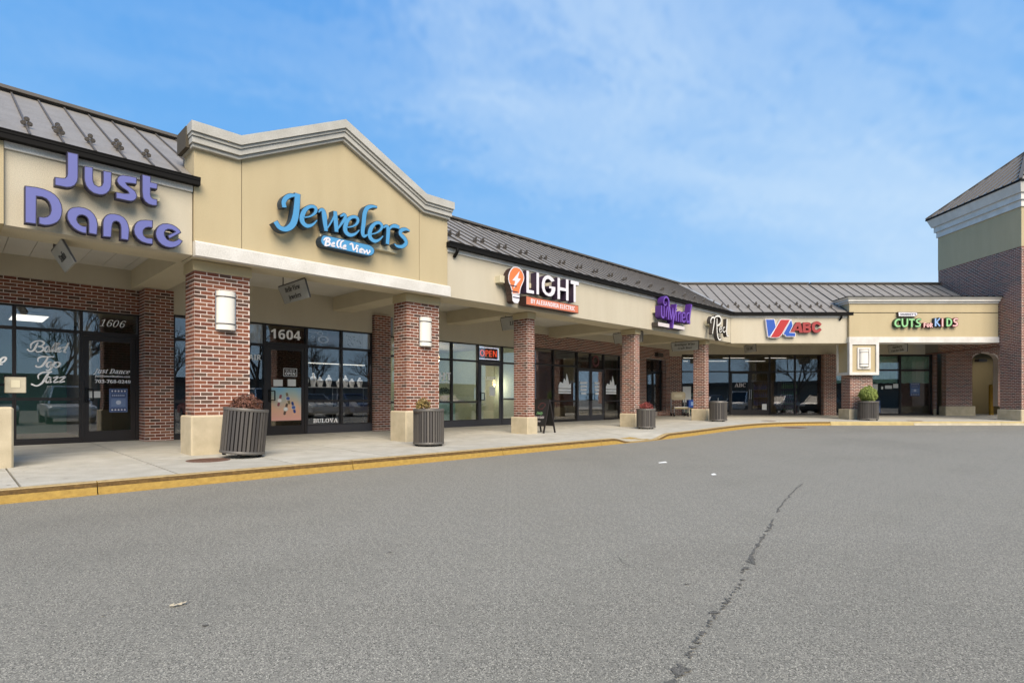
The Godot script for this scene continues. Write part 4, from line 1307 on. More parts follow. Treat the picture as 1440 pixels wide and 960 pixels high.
func gable(o: Node) -> void:
	var top := [2.96, 4.61, 3.67, 4.61, 5.67, 5.59, 7.66, 4.61, 8.38, 4.61]
	# wall in three panels with joints at the bends
	var parts := [[2.97, 3.735], [3.747, 7.585], [7.597, 8.40]]
	for e in parts:
		var p := PackedVector2Array()
		p.append(Vector2(e[0] - ou, 2.64 - oy))
		p.append(Vector2(e[1] - ou, 2.64 - oy))
		p.append(Vector2(e[1] - ou, 4.35 - oy))
		if e[0] > 3.0 and e[0] < 7.0:
			p.append(Vector2(5.67 - ou, 5.25 - oy))
		p.append(Vector2(e[0] - ou, 4.35 - oy))
		var s := S()
		prism(s, s, p, oq - 11.1, oq - 10.56, Vector3.ZERO, true)
		fin(o, "gable_wall", s, M.tan_stucco)
	var g := S()
	bx(g, 3.0, 8.37, 2.7, 4.2, 10.58, 11.08)
	fin(o, "control_joint", g, M.groove)
	# moulded cornice, four bands stepping back
	for b in [[0.0, 0.165, 10.36], [0.171, 0.222, 10.40], [0.228, 0.325, 10.43], [0.331, 0.385, 10.48]]:
		var s := S()
		var ext: float = 10.56 - b[2]
		var pts := []
		for k in range(0, top.size(), 2):
			var x: float = top[k]
			if k == 0:
				x -= ext * 0.4
			if k == top.size() - 2:
				x += ext * 0.4
			pts.append(Vector2(x, top[k + 1]))
		for k in pts.size() - 1:
			var p := []
			for q in [b[2], 11.16 - (b[2] - 10.36) * 0.5]:
				p.append(V(pts[k].x, pts[k].y - b[1], q))
				p.append(V(pts[k + 1].x, pts[k + 1].y - b[1], q))
				p.append(V(pts[k + 1].x, pts[k + 1].y - b[0], q))
				p.append(V(pts[k].x, pts[k].y - b[0], q))
			hexa(s, p)
		fin(o, "cornice", s, M.grey_trim)
	var c := S()
	for k in range(0, top.size() - 2, 2):
		var x0: float = top[k] - (0.1 if k == 0 else 0.0)
		var x1: float = top[k + 2] + (0.1 if k == top.size() - 4 else 0.0)
		hexa(c, [V(x0, top[k + 1] - 0.37, 10.62), V(x1, top[k + 3] - 0.37, 10.62), V(x1, top[k + 3] - 0.02, 10.62), V(x0, top[k + 1] - 0.02, 10.62), V(x0, top[k + 1] - 0.37, 11.12), V(x1, top[k + 3] - 0.37, 11.12), V(x1, top[k + 3] - 0.02, 11.12), V(x0, top[k + 1] - 0.02, 11.12)])
	fin(o, "cornice_core", c, M.groove)

func jewelry_shop() -> void:
	at(3.0, -1.0, 10.56)
	var o := thing("jewelry_shop_building", LW(ou, oy, oq), "tan gabled shop front with stepped grey cornice and white band", "building")
	gable(o)
	var s := S()
	bx(s, 2.965, 8.42, 2.41, 2.63, 10.46, 10.62)
	hexa(s, [V(2.965, 2.63, 10.46), V(8.42, 2.63, 10.46), V(8.42, 2.662, 10.50), V(2.965, 2.662, 10.50), V(2.965, 2.63, 10.62), V(8.42, 2.63, 10.62), V(8.42, 2.662, 10.62), V(2.965, 2.662, 10.62)])
	fin(o, "band", s, M.white_trim)
	canopy_underside(o, 2.97, 8.4, 10.43, SQ, 2.42, 2.82, [7.9])
	slab_part(o, "parapet_back", M.room_wall, 3.0, 8.38, 3.0, 4.3, 11.12, 11.3)
	shopfront_wall(o, 3.55, 8.83, 1.935, 2.9, SQ - 0.045)
	brick_block(o, 8.86, 9.39, -0.97, 2.46, 14.5, SQ + 0.1, true, "fl")
	slab_part(o, "wall", M.cream_stucco, 8.835, 9.54, 2.462, 2.9, SQ - 0.04, SQ + 0.2)  # tan wall lightened to cream for the dim light below the ceiling
	for e in [[3.70, 4.6], [4.6, 5.76]]:
		window(o, e[0], e[1], FL + 0.1, -0.05, SQ)
		window(o, e[0], e[1], -0.05, 1.38, SQ)
		window(o, e[0], e[1], 1.38, 1.93, SQ)
	window(o, 5.76, 6.87, 1.44, 1.93, SQ)
	slab_part(o, "door_frame", M.bronze, 5.762, 5.83, FL - 0.03, 1.438, SQ - 0.004, SQ + 0.1)
	slab_part(o, "door_frame", M.bronze, 6.81, 6.868, FL - 0.03, 1.438, SQ - 0.004, SQ + 0.1)
	slab_part(o, "door_frame", M.bronze, 5.83, 6.81, 1.37, 1.438, SQ - 0.004, SQ + 0.1)
	door(o, 5.834, 6.806, FL - 0.02, 1.365, SQ + 0.01)
	for e in [[6.87, 7.89], [7.89, 8.86]]:
		window(o, e[0], e[1], FL + 0.22, -0.05, SQ)
		window(o, e[0], e[1], -0.05, 1.42, SQ)
		window(o, e[0], e[1], 1.42, 1.93, SQ)
	slab_part(o, "sill", M.bronze, 3.70, 5.755, FL - 0.06, FL + 0.1, SQ - 0.01, SQ + 0.1)
	slab_part(o, "sill", M.grey_door, 6.875, 8.855, FL - 0.06, FL + 0.22, SQ - 0.012, SQ + 0.1)
	room(o, 3.72, 9.3, FL, 1.97, SQ + 0.13, 18.5, M.room_dark, null, M.room_wall)
	txt(o, "window_lettering", "1604", 0.24, 0.004, M.vinyl, Transform3D(Basis.IDENTITY, V(6.31, 1.68, SQ + 0.04)), true, false, 0.0, 1.1)
	card(o, V(6.32, -0.13, SQ + 0.018), 0.79, 0.86, poster_texture(0))
	card(o, V(6.1, 0.42, SQ + 0.018), 0.24, 0.17, null)
	card(o, V(6.46, 0.43, SQ + 0.018), 0.22, 0.18, null)
	var of := S()
	for e in [[0, 0.1, 0.36, 0.012], [0, -0.1, 0.36, 0.012]]:
		box(of, Vector3(-0.18, e[1] - 0.006, 0), Vector3(0.18, e[1] + 0.006, 0.003))
	box(of, Vector3(-0.18, -0.094, 0), Vector3(-0.168, 0.094, 0.003))
	box(of, Vector3(0.168, -0.094, 0), Vector3(0.18, 0.094, 0.003))
	fin(o, "window_lettering", of, M.vinyl, Transform3D(Basis.IDENTITY, V(6.42, 0.7, SQ + 0.015)))
	txt(o, "window_lettering", "YES, WE'RE", 0.035, 0.002, M.vinyl, Transform3D(Basis.IDENTITY, V(6.42, 0.745, SQ + 0.017)))
	txt(o, "window_lettering", "OPEN", 0.075, 0.002, M.vinyl, Transform3D(Basis.IDENTITY, V(6.42, 0.665, SQ + 0.017)))
	txt(o, "window_lettering", "BULOVA", 0.11, 0.002, M.vinyl, Transform3D(Basis.IDENTITY, V(7.42, FL + 0.34, SQ + 0.04)), true, true, 0.0, 1.1)
	txt(o, "window_lettering", "REPAIR", 0.13, 0.002, M.vinyl, Transform3D(Basis.IDENTITY, V(5.36, 1.05, SQ + 0.04)))
	card(o, V(7.38, 1.675, SQ + 0.07), 0.95, 0.44, poster_texture(2))
	card(o, V(8.375, 1.675, SQ + 0.07), 0.9, 0.44, poster_texture(3))
	card(o, V(5.18, 1.655, SQ + 0.07), 1.1, 0.48, poster_texture(3))
	# shelves and stands in the display window
	for e in [[6.93, 7.86, 0.34, "white shelf behind the upper pane nearest the jeweller's door"], [7.93, 8.82, 0.34, "white shelf behind the jeweller's pane beside the brick pier"]]:
		var sh := thing("display_shelf", LW((e[0] + e[1]) / 2, e[2] - 0.02, 15.05), e[3], "shelf", "jeweller's window shelves")
		var b := S()
		box(b, Vector3((e[0] - e[1]) / 2, 0, -0.2), Vector3((e[1] - e[0]) / 2, 0.02, 0.2))
		fin(sh, "board", b, M.bust)
		var r := S()
		for x in [-0.42, 0.42]:
			tube(r, Vector3(x, -1.25, 0), Vector3(x, 0, 0), 0.012, 0.012, 6)
		fin(sh, "post", r, M.steel)
	var led := thing("display_light", LW(7.86, 1.0, 14.98), "thin lit strip lamp across the jeweller's display window", "lamp")
	var lh := S()
	box(lh, Vector3(-0.94, 0.0, -0.02), Vector3(0.94, 0.025, 0.02))
	fin(led, "housing", lh, M.white_trim)
	var lt := S()
	box(lt, Vector3(-0.93, -0.012, -0.012), Vector3(0.93, 0.001, 0.016))
	fin(led, "tube", lt, M.tube_glow)
	var al := AreaLight3D.new()
	al.name = "light"
	al.area_size = Vector2(1.86, 0.03)
	al.rotation.x = -PI / 2
	al.position.y = -0.02
	al.light_energy = 0.16
	al.shadow_enabled = true
	led.add_child(al)
	var places := ["first", "second", "third", "fourth"]
	for k in 8:
		var u: float = [7.0, 7.22, 7.42, 7.68, 8.0, 8.2, 8.4, 8.66][k]
		var h: float = [0.3, 0.38, 0.28, 0.34, 0.24, 0.34, 0.26, 0.3][k]
		var st := thing("necklace_stand", LW(u, 0.342, 15.02), "%s white necklace bust on the shelf %s" % [places[k % 4] + " from the left", "beside the jeweller's door" if k < 4 else "next to the brick pier"], "display bust", "necklace busts in the jeweller's window")
		var b := S()
		lathe(b, [Vector2(0.0, 0.0), Vector2(0.07, 0.0), Vector2(0.06, 0.02), Vector2(0.09, h * 0.45), Vector2(0.095, h * 0.62), Vector2(0.04, h * 0.8), Vector2(0.032, h * 0.95), Vector2(0.0, h)], 14)
		fin(st, "bust", b, M.bust, Transform3D(Basis.from_scale(Vector3(1, 1, 0.55)), Vector3.ZERO))
		var nk := S()
		for i in 12:
			var t := PI * (i / 11.0)
			var p := Vector3(cos(t) * 0.06, h * 0.74 - sin(t) * h * 0.28, 0.052)
			box(nk, p - Vector3(0.006, 0.006, 0.006), p + Vector3(0.006, 0.006, 0.006))
		fin(st, "necklace", nk, M.steel)
	for k in 6:
		var u: float = [6.98, 7.2, 7.45, 7.7, 8.1, 8.5][k]
		var st := thing("jewelry_tray", LW(u, FL + 0.72, 15.1), "%s cream ring tray %s" % [["first", "second", "third", "fourth", "first", "second"][k] + " from the left", "under the shelf beside the jeweller's door" if k < 4 else "under the shelf next to the brick pier"], "tray", "ring trays low in the jeweller's window")
		var b := S()
		hexa(b, [Vector3(-0.09, 0, 0.1), Vector3(0.09, 0, 0.1), Vector3(0.09, 0.05, 0.1), Vector3(-0.09, 0.05, 0.1), Vector3(-0.09, 0, -0.08), Vector3(0.09, 0, -0.08), Vector3(0.09, 0.15, -0.08), Vector3(-0.09, 0.15, -0.08)])
		fin(st, "cushion", b, M.bust)
		var nk := S()
		for i in 9:
			var p := Vector3((i % 3 - 1) * 0.05, 0.085 + (i / 3 - 1) * 0.028, 0.015 - (i / 3 - 1) * 0.05)
			box(nk, p - Vector3(0.008, 0.012, 0.008), p + Vector3(0.008, 0.012, 0.008))
		fin(st, "ring", nk, M.steel)
	slab_part(o, "window_bed", M.room_wall, 6.9, 8.84, FL + 0.5, FL + 0.72, SQ + 0.14, 15.4)

func long_arcade() -> void:
	at(8.45, -1.0, 10.6)
	var o := thing("arcade_building", LW(ou, oy, oq), "long cream arcade with dark ribbed metal roof running back to the corner", "building")
	var corner := 23.91
	fascia(o, 8.405, corner, 10.6, 2.43, 3.49)
	slab_part(o, "frieze", M.white_trim, 8.405, corner + 0.01, 3.49, 3.59, 10.565, 10.78)
	gutter(o, 8.36, corner - 0.05, 10.42, 3.585)
	for u in [8.62, 18.0]:
		var s := S()
		tube(s, V(u, 3.59, 10.46), V(u, 3.5, 10.46), 0.04, 0.04, 8)
		tube(s, V(u, 3.5, 10.46), V(u, 3.40, 10.58), 0.04, 0.04, 8)
		fin(o, "downspout", s, M.gutter)
	canopy_underside(o, 8.4, 26.9, 10.6, RQ, 2.43, 2.85, [11.9, 17.3, 22.3])
	var u := 8.41
	var k := 0
	while u < corner + 1.32:
		var e := minf(u + 0.42, corner + 1.4)
		var r0 := maxf(0.0, (u - corner) / 0.414 + 0.15)
		var r1 := maxf(0.0, (e - corner) / 0.414 + 0.15)
		if r0 < 3.3:
			roof_bay(o, u, e, r0, minf(r1, 3.35), 3.35, 10.45, SLOPE, 3.70)
			if k > 0:
				var seam := roof_seam(o, u, r0 + 0.02, 3.33, 10.45, SLOPE, 3.70)
				if r0 < 0.3:
					snow_guard(seam, u, 0.6 if k % 2 else 0.78, 10.45, SLOPE, 3.70)
		u += 0.42
		k += 1
	var rs := S()
	bar(rs, V(8.4, 5.63, 13.78), V(corner + 1.35, 5.63, 13.78), 0.22, 0.06)
	fin(o, "ridge_cap", rs, M.roof_seam)
	slab_part(o, "roof_backing", M.room_dark, 8.4, corner + 1.3, 3.6, 5.5, 13.8, 14.0)
	var vs := S()
	var va := V(corner - 0.06, 3.73, 10.45)
	var vb := V(corner + 1.325, 3.73 + 3.35 * SLOPE, 13.8)
	bar(vs, va, vb, 0.2, 0.03)
	fin(o, "valley_flashing", vs, M.roof_flashing)
	# lighting shop
	shopfront_wall(o, 9.54, 15.14, 1.895, 2.95, SQ - 0.04)
	for e in [[9.42, 10.6], [10.6, 11.86], [11.86, 13.02]]:
		window(o, e[0], e[1], FL + 0.2, -0.1, SQ)
		window(o, e[0], e[1], -0.1, 1.3, SQ)
		window(o, e[0], e[1], 1.3, 1.89, SQ)
	window(o, 13.02, 14.18, 1.34, 1.89, SQ)
	slab_part(o, "door_frame", M.grey_door, 13.022, 13.07, FL - 0.03, 1.338, SQ - 0.004, SQ + 0.1)
	slab_part(o, "door_frame", M.grey_door, 14.13, 14.178, FL - 0.03, 1.338, SQ - 0.004, SQ + 0.1)
	slab_part(o, "door_frame", M.grey_door, 13.07, 14.13, 1.28, 1.338, SQ - 0.004, SQ + 0.1)
	door(o, 13.074, 14.126, FL - 0.02, 1.275, SQ + 0.01, true, M.grey_door)
	for e in [[14.18, 15.12]]:
		window(o, e[0], e[1], FL + 0.2, 0.0, SQ)
		window(o, e[0], e[1], 0.0, 1.3, SQ)
		window(o, e[0], e[1], 1.3, 1.89, SQ)
	slab_part(o, "sill", M.grey_door, 9.42, 13.015, FL - 0.06, FL + 0.2, SQ - 0.012, SQ + 0.1)
	slab_part(o, "sill", M.grey_door, 14.185, 15.12, FL - 0.06, FL + 0.2, SQ - 0.012, SQ + 0.1)
	room(o, 9.45, 15.0, FL, 1.95, SQ + 0.13, 19.5, M.room_green)
	txt(o, "window_lettering", "LIGHT", 0.25, 0.003, M.vinyl, Transform3D(Basis.IDENTITY, V(11.23, 0.74, SQ + 0.045)), true, false, 0.0, 1.25)
	txt(o, "window_lettering", "LIGHT", 0.11, 0.003, M.vinyl, Transform3D(Basis.IDENTITY, V(13.6, 0.73, SQ + 0.02)), true, false, 0.0, 1.2)
	var tl := S()
	box(tl, Vector3(-0.55, 0, 0), Vector3(0.55, 0.02, 0.003))
	fin(o, "window_lettering", tl, M.vinyl, Transform3D(Basis.IDENTITY, V(11.23, 0.54, SQ + 0.045)))
	card(o, V(13.68, 0.27, SQ + 0.02), 0.26, 0.32, null)
	# restaurant beyond it
	brick_block(o, 15.15, 26.7, 2.01, 2.55, RQ, RQ + 0.2, false, "f")
	shopfront_wall(o, 15.0, 26.7, 2.552, 2.95, RQ - 0.03)
	for e in [[15.15, 16.2], [16.2, 17.34], [17.34, 18.86], [20.76, 22.0]]:
		window(o, e[0], e[1], FL + 0.06, -0.08, RQ)
		window(o, e[0], e[1], -0.08, 1.37, RQ)
		window(o, e[0], e[1], 1.37, 2.0, RQ)
	window(o, 18.86, 19.8, 1.3, 2.0, RQ)
	window(o, 19.8, 20.76, 1.3, 2.0, RQ)
	door(o, 18.87, 19.8, FL - 0.02, 1.295, RQ + 0.01, false, M.grey_door)
	door(o, 19.81, 20.75, FL - 0.02, 1.295, RQ + 0.01, true, M.grey_door)
	slab_part(o, "sill", M.bronze, 15.15, 18.85, FL - 0.06, FL + 0.06, RQ - 0.01, RQ + 0.1)
	slab_part(o, "sill", M.bronze, 20.77, 22.0, FL - 0.06, FL + 0.06, RQ - 0.01, RQ + 0.1)
	room(o, 15.15, 22.0, FL, 2.02, RQ + 0.13, 19.5, M.room_dark, null, M.room_wall)
	for e in [[18.08, 0.55], [21.35, 0.55]]:   # white emblem: a house outline over a block of text
		var sf := S()
		prism(sf, null, poly([-0.4, 0, 0.4, 0, 0.4, 0.22, 0.28, 0.16, 0.2, 0.42, 0.1, 0.62, 0.06, 0.3, -0.05, 0.42, -0.12, 0.2, -0.3, 0.26, -0.4, 0.1]), 0, 0)
		box(sf, Vector3(-0.4, -0.13, -0.001), Vector3(0.4, -0.03, 0.001))
		box(sf, Vector3(-0.4, -0.22, -0.001), Vector3(0.4, -0.16, 0.001))
		fin(o, "window_emblem", sf, M.vinyl, Transform3D(Basis.IDENTITY, V(e[0], e[1] - 0.1, RQ + 0.045)))
	for e in [[19.3, 0.65, 0.5], [20.25, 0.65, 0.36]]:
		var sf := S()
		for j in 4:
			var w: float = e[2] * [1.0, 0.9, 0.85, 0.7][j] / 2
			box(sf, Vector3(-w, -j * 0.15, 0), Vector3(w, -j * 0.15 + 0.085, 0.002))
		fin(o, "window_lettering", sf, M.vinyl, Transform3D(Basis.IDENTITY, V(e[0], e[1], RQ + 0.018)))
	var ring := S()
	for j in 24:
		var t0 := TAU * j / 24
		var t1 := TAU * (j + 1) / 24
		quad(ring, Vector3(cos(t0), sin(t0), 0) * 0.17, Vector3(cos(t0), sin(t0), 0) * 0.25, Vector3(cos(t1), sin(t1), 0) * 0.25, Vector3(cos(t1), sin(t1), 0) * 0.17)
	fin(o, "window_emblem", ring, M.maroon_side, Transform3D(Basis.IDENTITY, V(20.2, 1.66, RQ + 0.045)))
	# wine shop: doorway in the brick, with a step
	brick_block(o, 22.0, 22.05, -1.0, 2.008, RQ, RQ + 0.2, false, "f")
	brick_block(o, 22.05, 24.24, -1.0, 2.008, RQ, RQ + 0.2, false, "f")
	brick_block(o, 26.1, 26.7, -1.0, 2.008, RQ, RQ + 0.2, false, "fl")
	window(o, 24.245, 26.095, 1.35, 2.0, RQ + 0.25)
	door(o, 24.4, 25.3, FL + 0.02, 1.345, RQ + 0.27, true)
	window(o, 25.3, 26.095, FL + 0.3, 1.35, RQ + 0.25)
	slab_part(o, "step", M.concrete_0, 24.245, 26.095, -1.0, FL + 0.01, RQ, RQ + 0.4)
	brick_block(o, 25.32, 26.09, FL + 0.01, FL + 0.3, RQ + 0.02, RQ + 0.3, false, "f")
	room(o, 22.2, 26.2, FL, 2.02, RQ + 0.42, 18.5, M.room_dark, null, M.room_wall)
	var fl := S()
	box(fl, V(25.0, 2.12, RQ - 0.01), V(25.5, 2.3, RQ - 0.2))
	fin(o, "flood_lamp", fl, M.black_side)

# ---------------------------------------------------------------- far wing
const FF := -0.83      # floor of the far shops
const SF := 29.3       # their shop fronts

func far_roof(o: Node, x0: float, x1: float, with_guards: bool) -> void:
	var corner := 9.41
	var x := x0
	var k := 0
	while x < x1 - 0.05:
		var e := minf(x + 0.45, x1)
		var r0 := maxf(0.0, (corner - x) / 0.414 + 0.15)
		var r1 := maxf(0.0, (corner - e) / 0.414 + 0.15)
		if r1 < 3.3:
			roof_bay(o, x, e, minf(r0, 3.35), r1, 3.35, 24.25, SLOPE, 3.70)
			if r0 < 3.2:
				var seam := roof_seam(o, x, r0 + 0.02, 3.33, 24.25, SLOPE, 3.70)
				if with_guards and r0 < 0.6:
					snow_guard(seam, x, 0.5, 24.25, SLOPE, 3.70)
					if k % 2 == 0:
						snow_guard(seam, x, 0.8, 24.25, SLOPE, 3.70)
		x += 0.45
		k += 1
	var rs := S()
	bar(rs, V(x0 + 0.1, 5.62, 27.58), V(x1, 5.62, 27.58), 0.22, 0.07)
	fin(o, "ridge_cap", rs, M.roof_seam)
	slab_part(o, "roof_backing", M.room_dark, x0 + 0.4, x1, 3.6, 5.5, 27.62, 27.8)

func corner_shop() -> void:
	at(9.41, -0.9, 24.4)
	var o := thing("corner_shop_building", FW(ou, oy, oq), "cream shop wing beyond the arcade corner with wide dark glass front", "building")
	fascia(o, 9.42, 14.425, 24.4, 2.40, 3.49)
	slab_part(o, "frieze", M.white_trim, 9.42, 14.425, 3.49, 3.59, 24.365, 24.58)
	gutter(o, 9.5, 14.6, 24.22, 3.585)
	var ds := S()
	tube(ds, V(14.1, 3.59, 24.26), V(14.1, 3.5, 24.26), 0.04, 0.04, 8)
	tube(ds, V(14.1, 3.5, 24.26), V(14.1, 3.40, 24.38), 0.04, 0.04, 8)
	fin(o, "downspout", ds, M.gutter)
	far_roof(o, 8.06, 14.4, true)
	canopy_underside(o, 9.45, 16.0, 24.4, SF, 2.40, 2.856, [])
	slab_part(o, "ceiling", M.ceiling, 7.2, 9.45, 2.862, 2.95, 24.6, SF + 0.1)
	slab_part(o, "wall", M.cream_stucco, 7.7, 16.7, 2.302, 2.95, SF - 0.03, SF + 0.2)  # cream instead of tan, brightening this wall in the canopy shade
	brick_block(o, 7.7, 8.77, -1.0, 2.2, SF, SF + 0.2, false, "f")
	slab_part(o, "wall", M.cream_stucco, 7.7, 8.77, 2.203, 2.30, SF - 0.02, SF + 0.2)  # cream in place of tan lifts this shaded strip too
	brick_block(o, 15.97, 16.62, -1.0, 2.3, SF - 0.25, SF + 0.2, false, "fl")
	for e in [[8.77, 9.95], [9.95, 11.26]]:
		window(o, e[0], e[1], FF + 0.05, -0.2, SF)
		window(o, e[0], e[1], -0.2, 1.42, SF)
		window(o, e[0], e[1], 1.42, 2.3, SF)
	window(o, 11.26, 13.34, 1.42, 2.3, SF)
	door(o, 11.29, 12.295, FF - 0.02, 1.41, SF + 0.01, false, null, 0.3, true)
	door(o, 12.305, 13.31, FF - 0.02, 1.41, SF + 0.01, true, null, 0.3, true)
	for e in [[13.34, 14.65], [14.65, 15.97]]:
		window(o, e[0], e[1], FF + 0.05, 1.42, SF)
		window(o, e[0], e[1], 1.42, 2.3, SF)
	slab_part(o, "sill", M.bronze, 8.77, 11.25, FF - 0.06, FF + 0.05, SF - 0.01, SF + 0.1)
	slab_part(o, "sill", M.bronze, 13.35, 15.97, FF - 0.06, FF + 0.05, SF - 0.01, SF + 0.1)
	room(o, 8.9, 16.3, FF, 2.33, SF + 0.13, 37.0, M.room_dark, null, M.room_wall)
	txt(o, "window_lettering", "ABC", 0.2, 0.003, M.plaque_face, Transform3D(Basis.IDENTITY, V(11.8, 0.72, SF + 0.02)), true, true)
	card(o, V(13.05, -0.42, SF + 0.015), 0.24, 0.34, null)
	card(o, V(9.05, 0.2, SF + 0.03), 0.42, 0.9, null)
	for k in 6:
		var l := thing("ceiling_light", FW(9.9 + (k % 3) * 2.3, 2.3, 31.2 + (k / 3) * 2.6), "lit ceiling tube %s inside the dark corner shop" % ["over the left window", "over the doors", "over the right window", "farther back on the left", "farther back in the middle", "farther back on the right"][k], "ceiling light", "tubes inside the corner shop")
		var s := S()
		box(s, Vector3(-0.6, -0.04, -0.06), Vector3(0.6, 0.0, 0.06))
		fin(l, "housing", s, M.white_trim)
		var t := S()
		box(t, Vector3(-0.58, -0.05, -0.04), Vector3(0.58, -0.039, 0.04))
		fin(l, "tube", t, M.tube_glow)
	# racks of goods inside
	for k in 4:
		var r := thing("bottle_rack", FW([9.6, 13.8, 14.9, 15.6][k], FF, [31.0, 31.4, 30.6, 32.0][k]), "%s shelving rack of bottles inside the corner shop" % ["left window's", "tall middle", "low front right", "far right"][k], "rack", "racks inside the corner shop")
		var s := S()
		var h: float = [1.2, 1.7, 1.1, 1.8][k]
		for x in [-0.5, 0.5]:
			box(s, Vector3(x - 0.02, 0, -0.2), Vector3(x + 0.02, h, 0.2))
		fin(r, "side", s, M.room_wall)
		for j in 4:
			var b := S()
			box(b, Vector3(-0.48, h * j / 4.0 + 0.05, -0.19), Vector3(0.48, h * j / 4.0 + 0.07, 0.19))
			fin(r, "shelf", b, M.room_wall)
		var bt := S()
		for j in 4:
			for i in 9:
				lathe(bt, [Vector2(0.035, 0), Vector2(0.035, h * 0.1), Vector2(0.013, h * 0.14), Vector2(0.013, h * 0.18), Vector2(0, h * 0.18)], 7, Vector3(-0.42 + i * 0.105, h * j / 4.0 + 0.07, 0.08))
		stuff(fin(r, "bottles", bt, [M.mint, M.royal_face, M.maroon_side, M.green_face][k]))

func kids_salon() -> void:
	at(17.6, -0.9, 24.25)
	var o := thing("kids_salon_building", FW(ou, oy, oq), "tan box-fronted shop with white cornice next to the brick tower", "building")
	slab_part(o, "fascia_box", M.tan_stucco, 14.43, 20.8, 2.655, 4.08, 24.25, 25.0)
	slab_part(o, "band", M.white_trim, 14.40, 20.8, 2.41, 2.653, 24.2, 25.0)
	var c := S()
	bx(c, 14.38, 20.8, 4.082, 4.16, 24.2, 25.05)
	bx(c, 14.32, 20.8, 4.162, 4.25, 24.13, 25.12)
	hexa(c, [V(14.30, 4.252, 24.10), V(20.8, 4.252, 24.10), V(20.8, 4.33, 24.04), V(14.24, 4.33, 24.04), V(14.30, 4.252, 25.14), V(20.8, 4.252, 25.14), V(20.8, 4.33, 25.2), V(14.24, 4.33, 25.2)])
	fin(o, "cornice", c, M.white_trim)
	slab_part(o, "cornice_flashing", M.gutter, 14.22, 20.8, 4.332, 4.36, 24.02, 25.22)
	far_roof(o, 14.4, 20.8, false)
	canopy_underside(o, 16.0, 20.8, 24.27, SF, 2.41, 2.85, [])
	slab_part(o, "wall", M.cream_stucco, 16.7, 21.9, 2.302, 2.95, SF - 0.03, SF + 0.2)  # tan wall coloured cream to lift it out of the canopy shade
	# boxed pier with white boards over the brick pillar
	slab_part(o, "pier_box", M.tan_stucco, 14.46, 15.62, 1.10, 2.408, 24.26, 25.15)
	var t := S()
	for e in [[14.41, 14.53, 1.03, 2.408], [15.55, 15.67, 1.03, 2.408], [14.53, 15.55, 1.03, 1.15], [14.53, 15.55, 2.33, 2.408]]:
		bx(t, e[0], e[1], e[2], e[3], 24.2, 24.258)
	for e in [[24.258, 24.36, 1.03, 2.408], [25.1, 25.2, 1.03, 2.408], [24.36, 25.1, 1.03, 1.15]]:
		bx(t, 14.41, 14.458, e[2], e[3], e[0], e[1])
	bx(t, 14.46, 15.62, 1.03, 1.098, 24.26, 25.15)
	fin(o, "trim_board", t, M.white_trim)
	var lf := S()
	for e in [[14.76, 14.83, 1.28, 2.2], [15.25, 15.32, 1.28, 2.2], [14.83, 15.25, 1.28, 1.35], [14.83, 15.25, 2.13, 2.2]]:
		bx(lf, e[0], e[1], e[2], e[3], 24.21, 24.258)
	fin(o, "lamp_surround", lf, M.white_trim)
	brick_block(o, 14.58, 15.55, -0.43, 1.028, 24.45, 25.1, false, "fl")
	var b := S()
	cbox(b, V(14.5, -0.98, 25.2), V(15.63, -0.43, 24.37), 0.025)
	fin(o, "base", b, M.base_stone)
	# shop front
	var us := [16.63, 18.35, 20.08, 21.73]
	for k in 3:
		window(o, us[k], us[k + 1], FF + 0.05, 1.50, SF, 0.04)
		window(o, us[k], us[k + 1], 1.50, 2.3, SF, 0.04)
	slab_part(o, "sill", M.bronze, 16.63, 21.73, FF - 0.06, FF + 0.05, SF - 0.01, SF + 0.1)
	brick_block(o, 21.73, 21.9, -0.75, 2.9, SF - 0.1, SF + 0.2, false, "fl")
	slab_part(o, "base", M.base_stone, 21.70, 21.84, -0.9, -0.5, SF - 0.14, SF - 0.11)
	room(o, 16.75, 21.8, FF, 2.33, SF + 0.13, 35.0, M.room_dark, null, M.room_wall)
	for e in [[18.37, 20.05, 1.52, 2.22], [20.11, 21.70, 1.52, 2.22], [18.37, 20.05, 0.85, 1.44], [20.11, 21.70, 0.85, 1.44], [16.7, 18.3, 1.52, 2.22], [16.7, 18.3, 0.85, 1.44]]:
		var s := S()
		var n := 44
		for k in n:
			var x0 := lerpf(e[0], e[1], float(k) / n)
			var x1 := lerpf(e[0], e[1], float(k + 1) / n)
			var w := func(x: float) -> float: return 0.022 * sin(x * 34.0) + 0.012 * sin(x * 57.0)
			quad(s, V(x0, e[2] - 0.04 * absf(sin(x0 * 9.0)), SF + 0.2 + w.call(x0)), V(x1, e[2] - 0.04 * absf(sin(x1 * 9.0)), SF + 0.2 + w.call(x1)), V(x1, e[3], SF + 0.2 + w.call(x1) * 0.3), V(x0, e[3], SF + 0.2 + w.call(x0) * 0.3))
		fin(o, "curtain", s, M.curtain)
	card(o, V(18.87, -0.4, SF + 0.06), 0.42, 0.64, poster_texture(1), 0.04)
	for e in [[18.75, 0.6, 0.34, 0.34, 0], [19.15, 0.58, 0.1, 0.14, 0], [19.48, 0.62, 0.36, 0.17, 0], [19.85, 0.68, 0.26, 0.22, 0], [20.85, 0.5, 0.5, 0.66, 1]]:
		card(o, V(e[0], e[1], SF + 0.03), e[2], e[3], poster_texture(1) if e[4] else null)

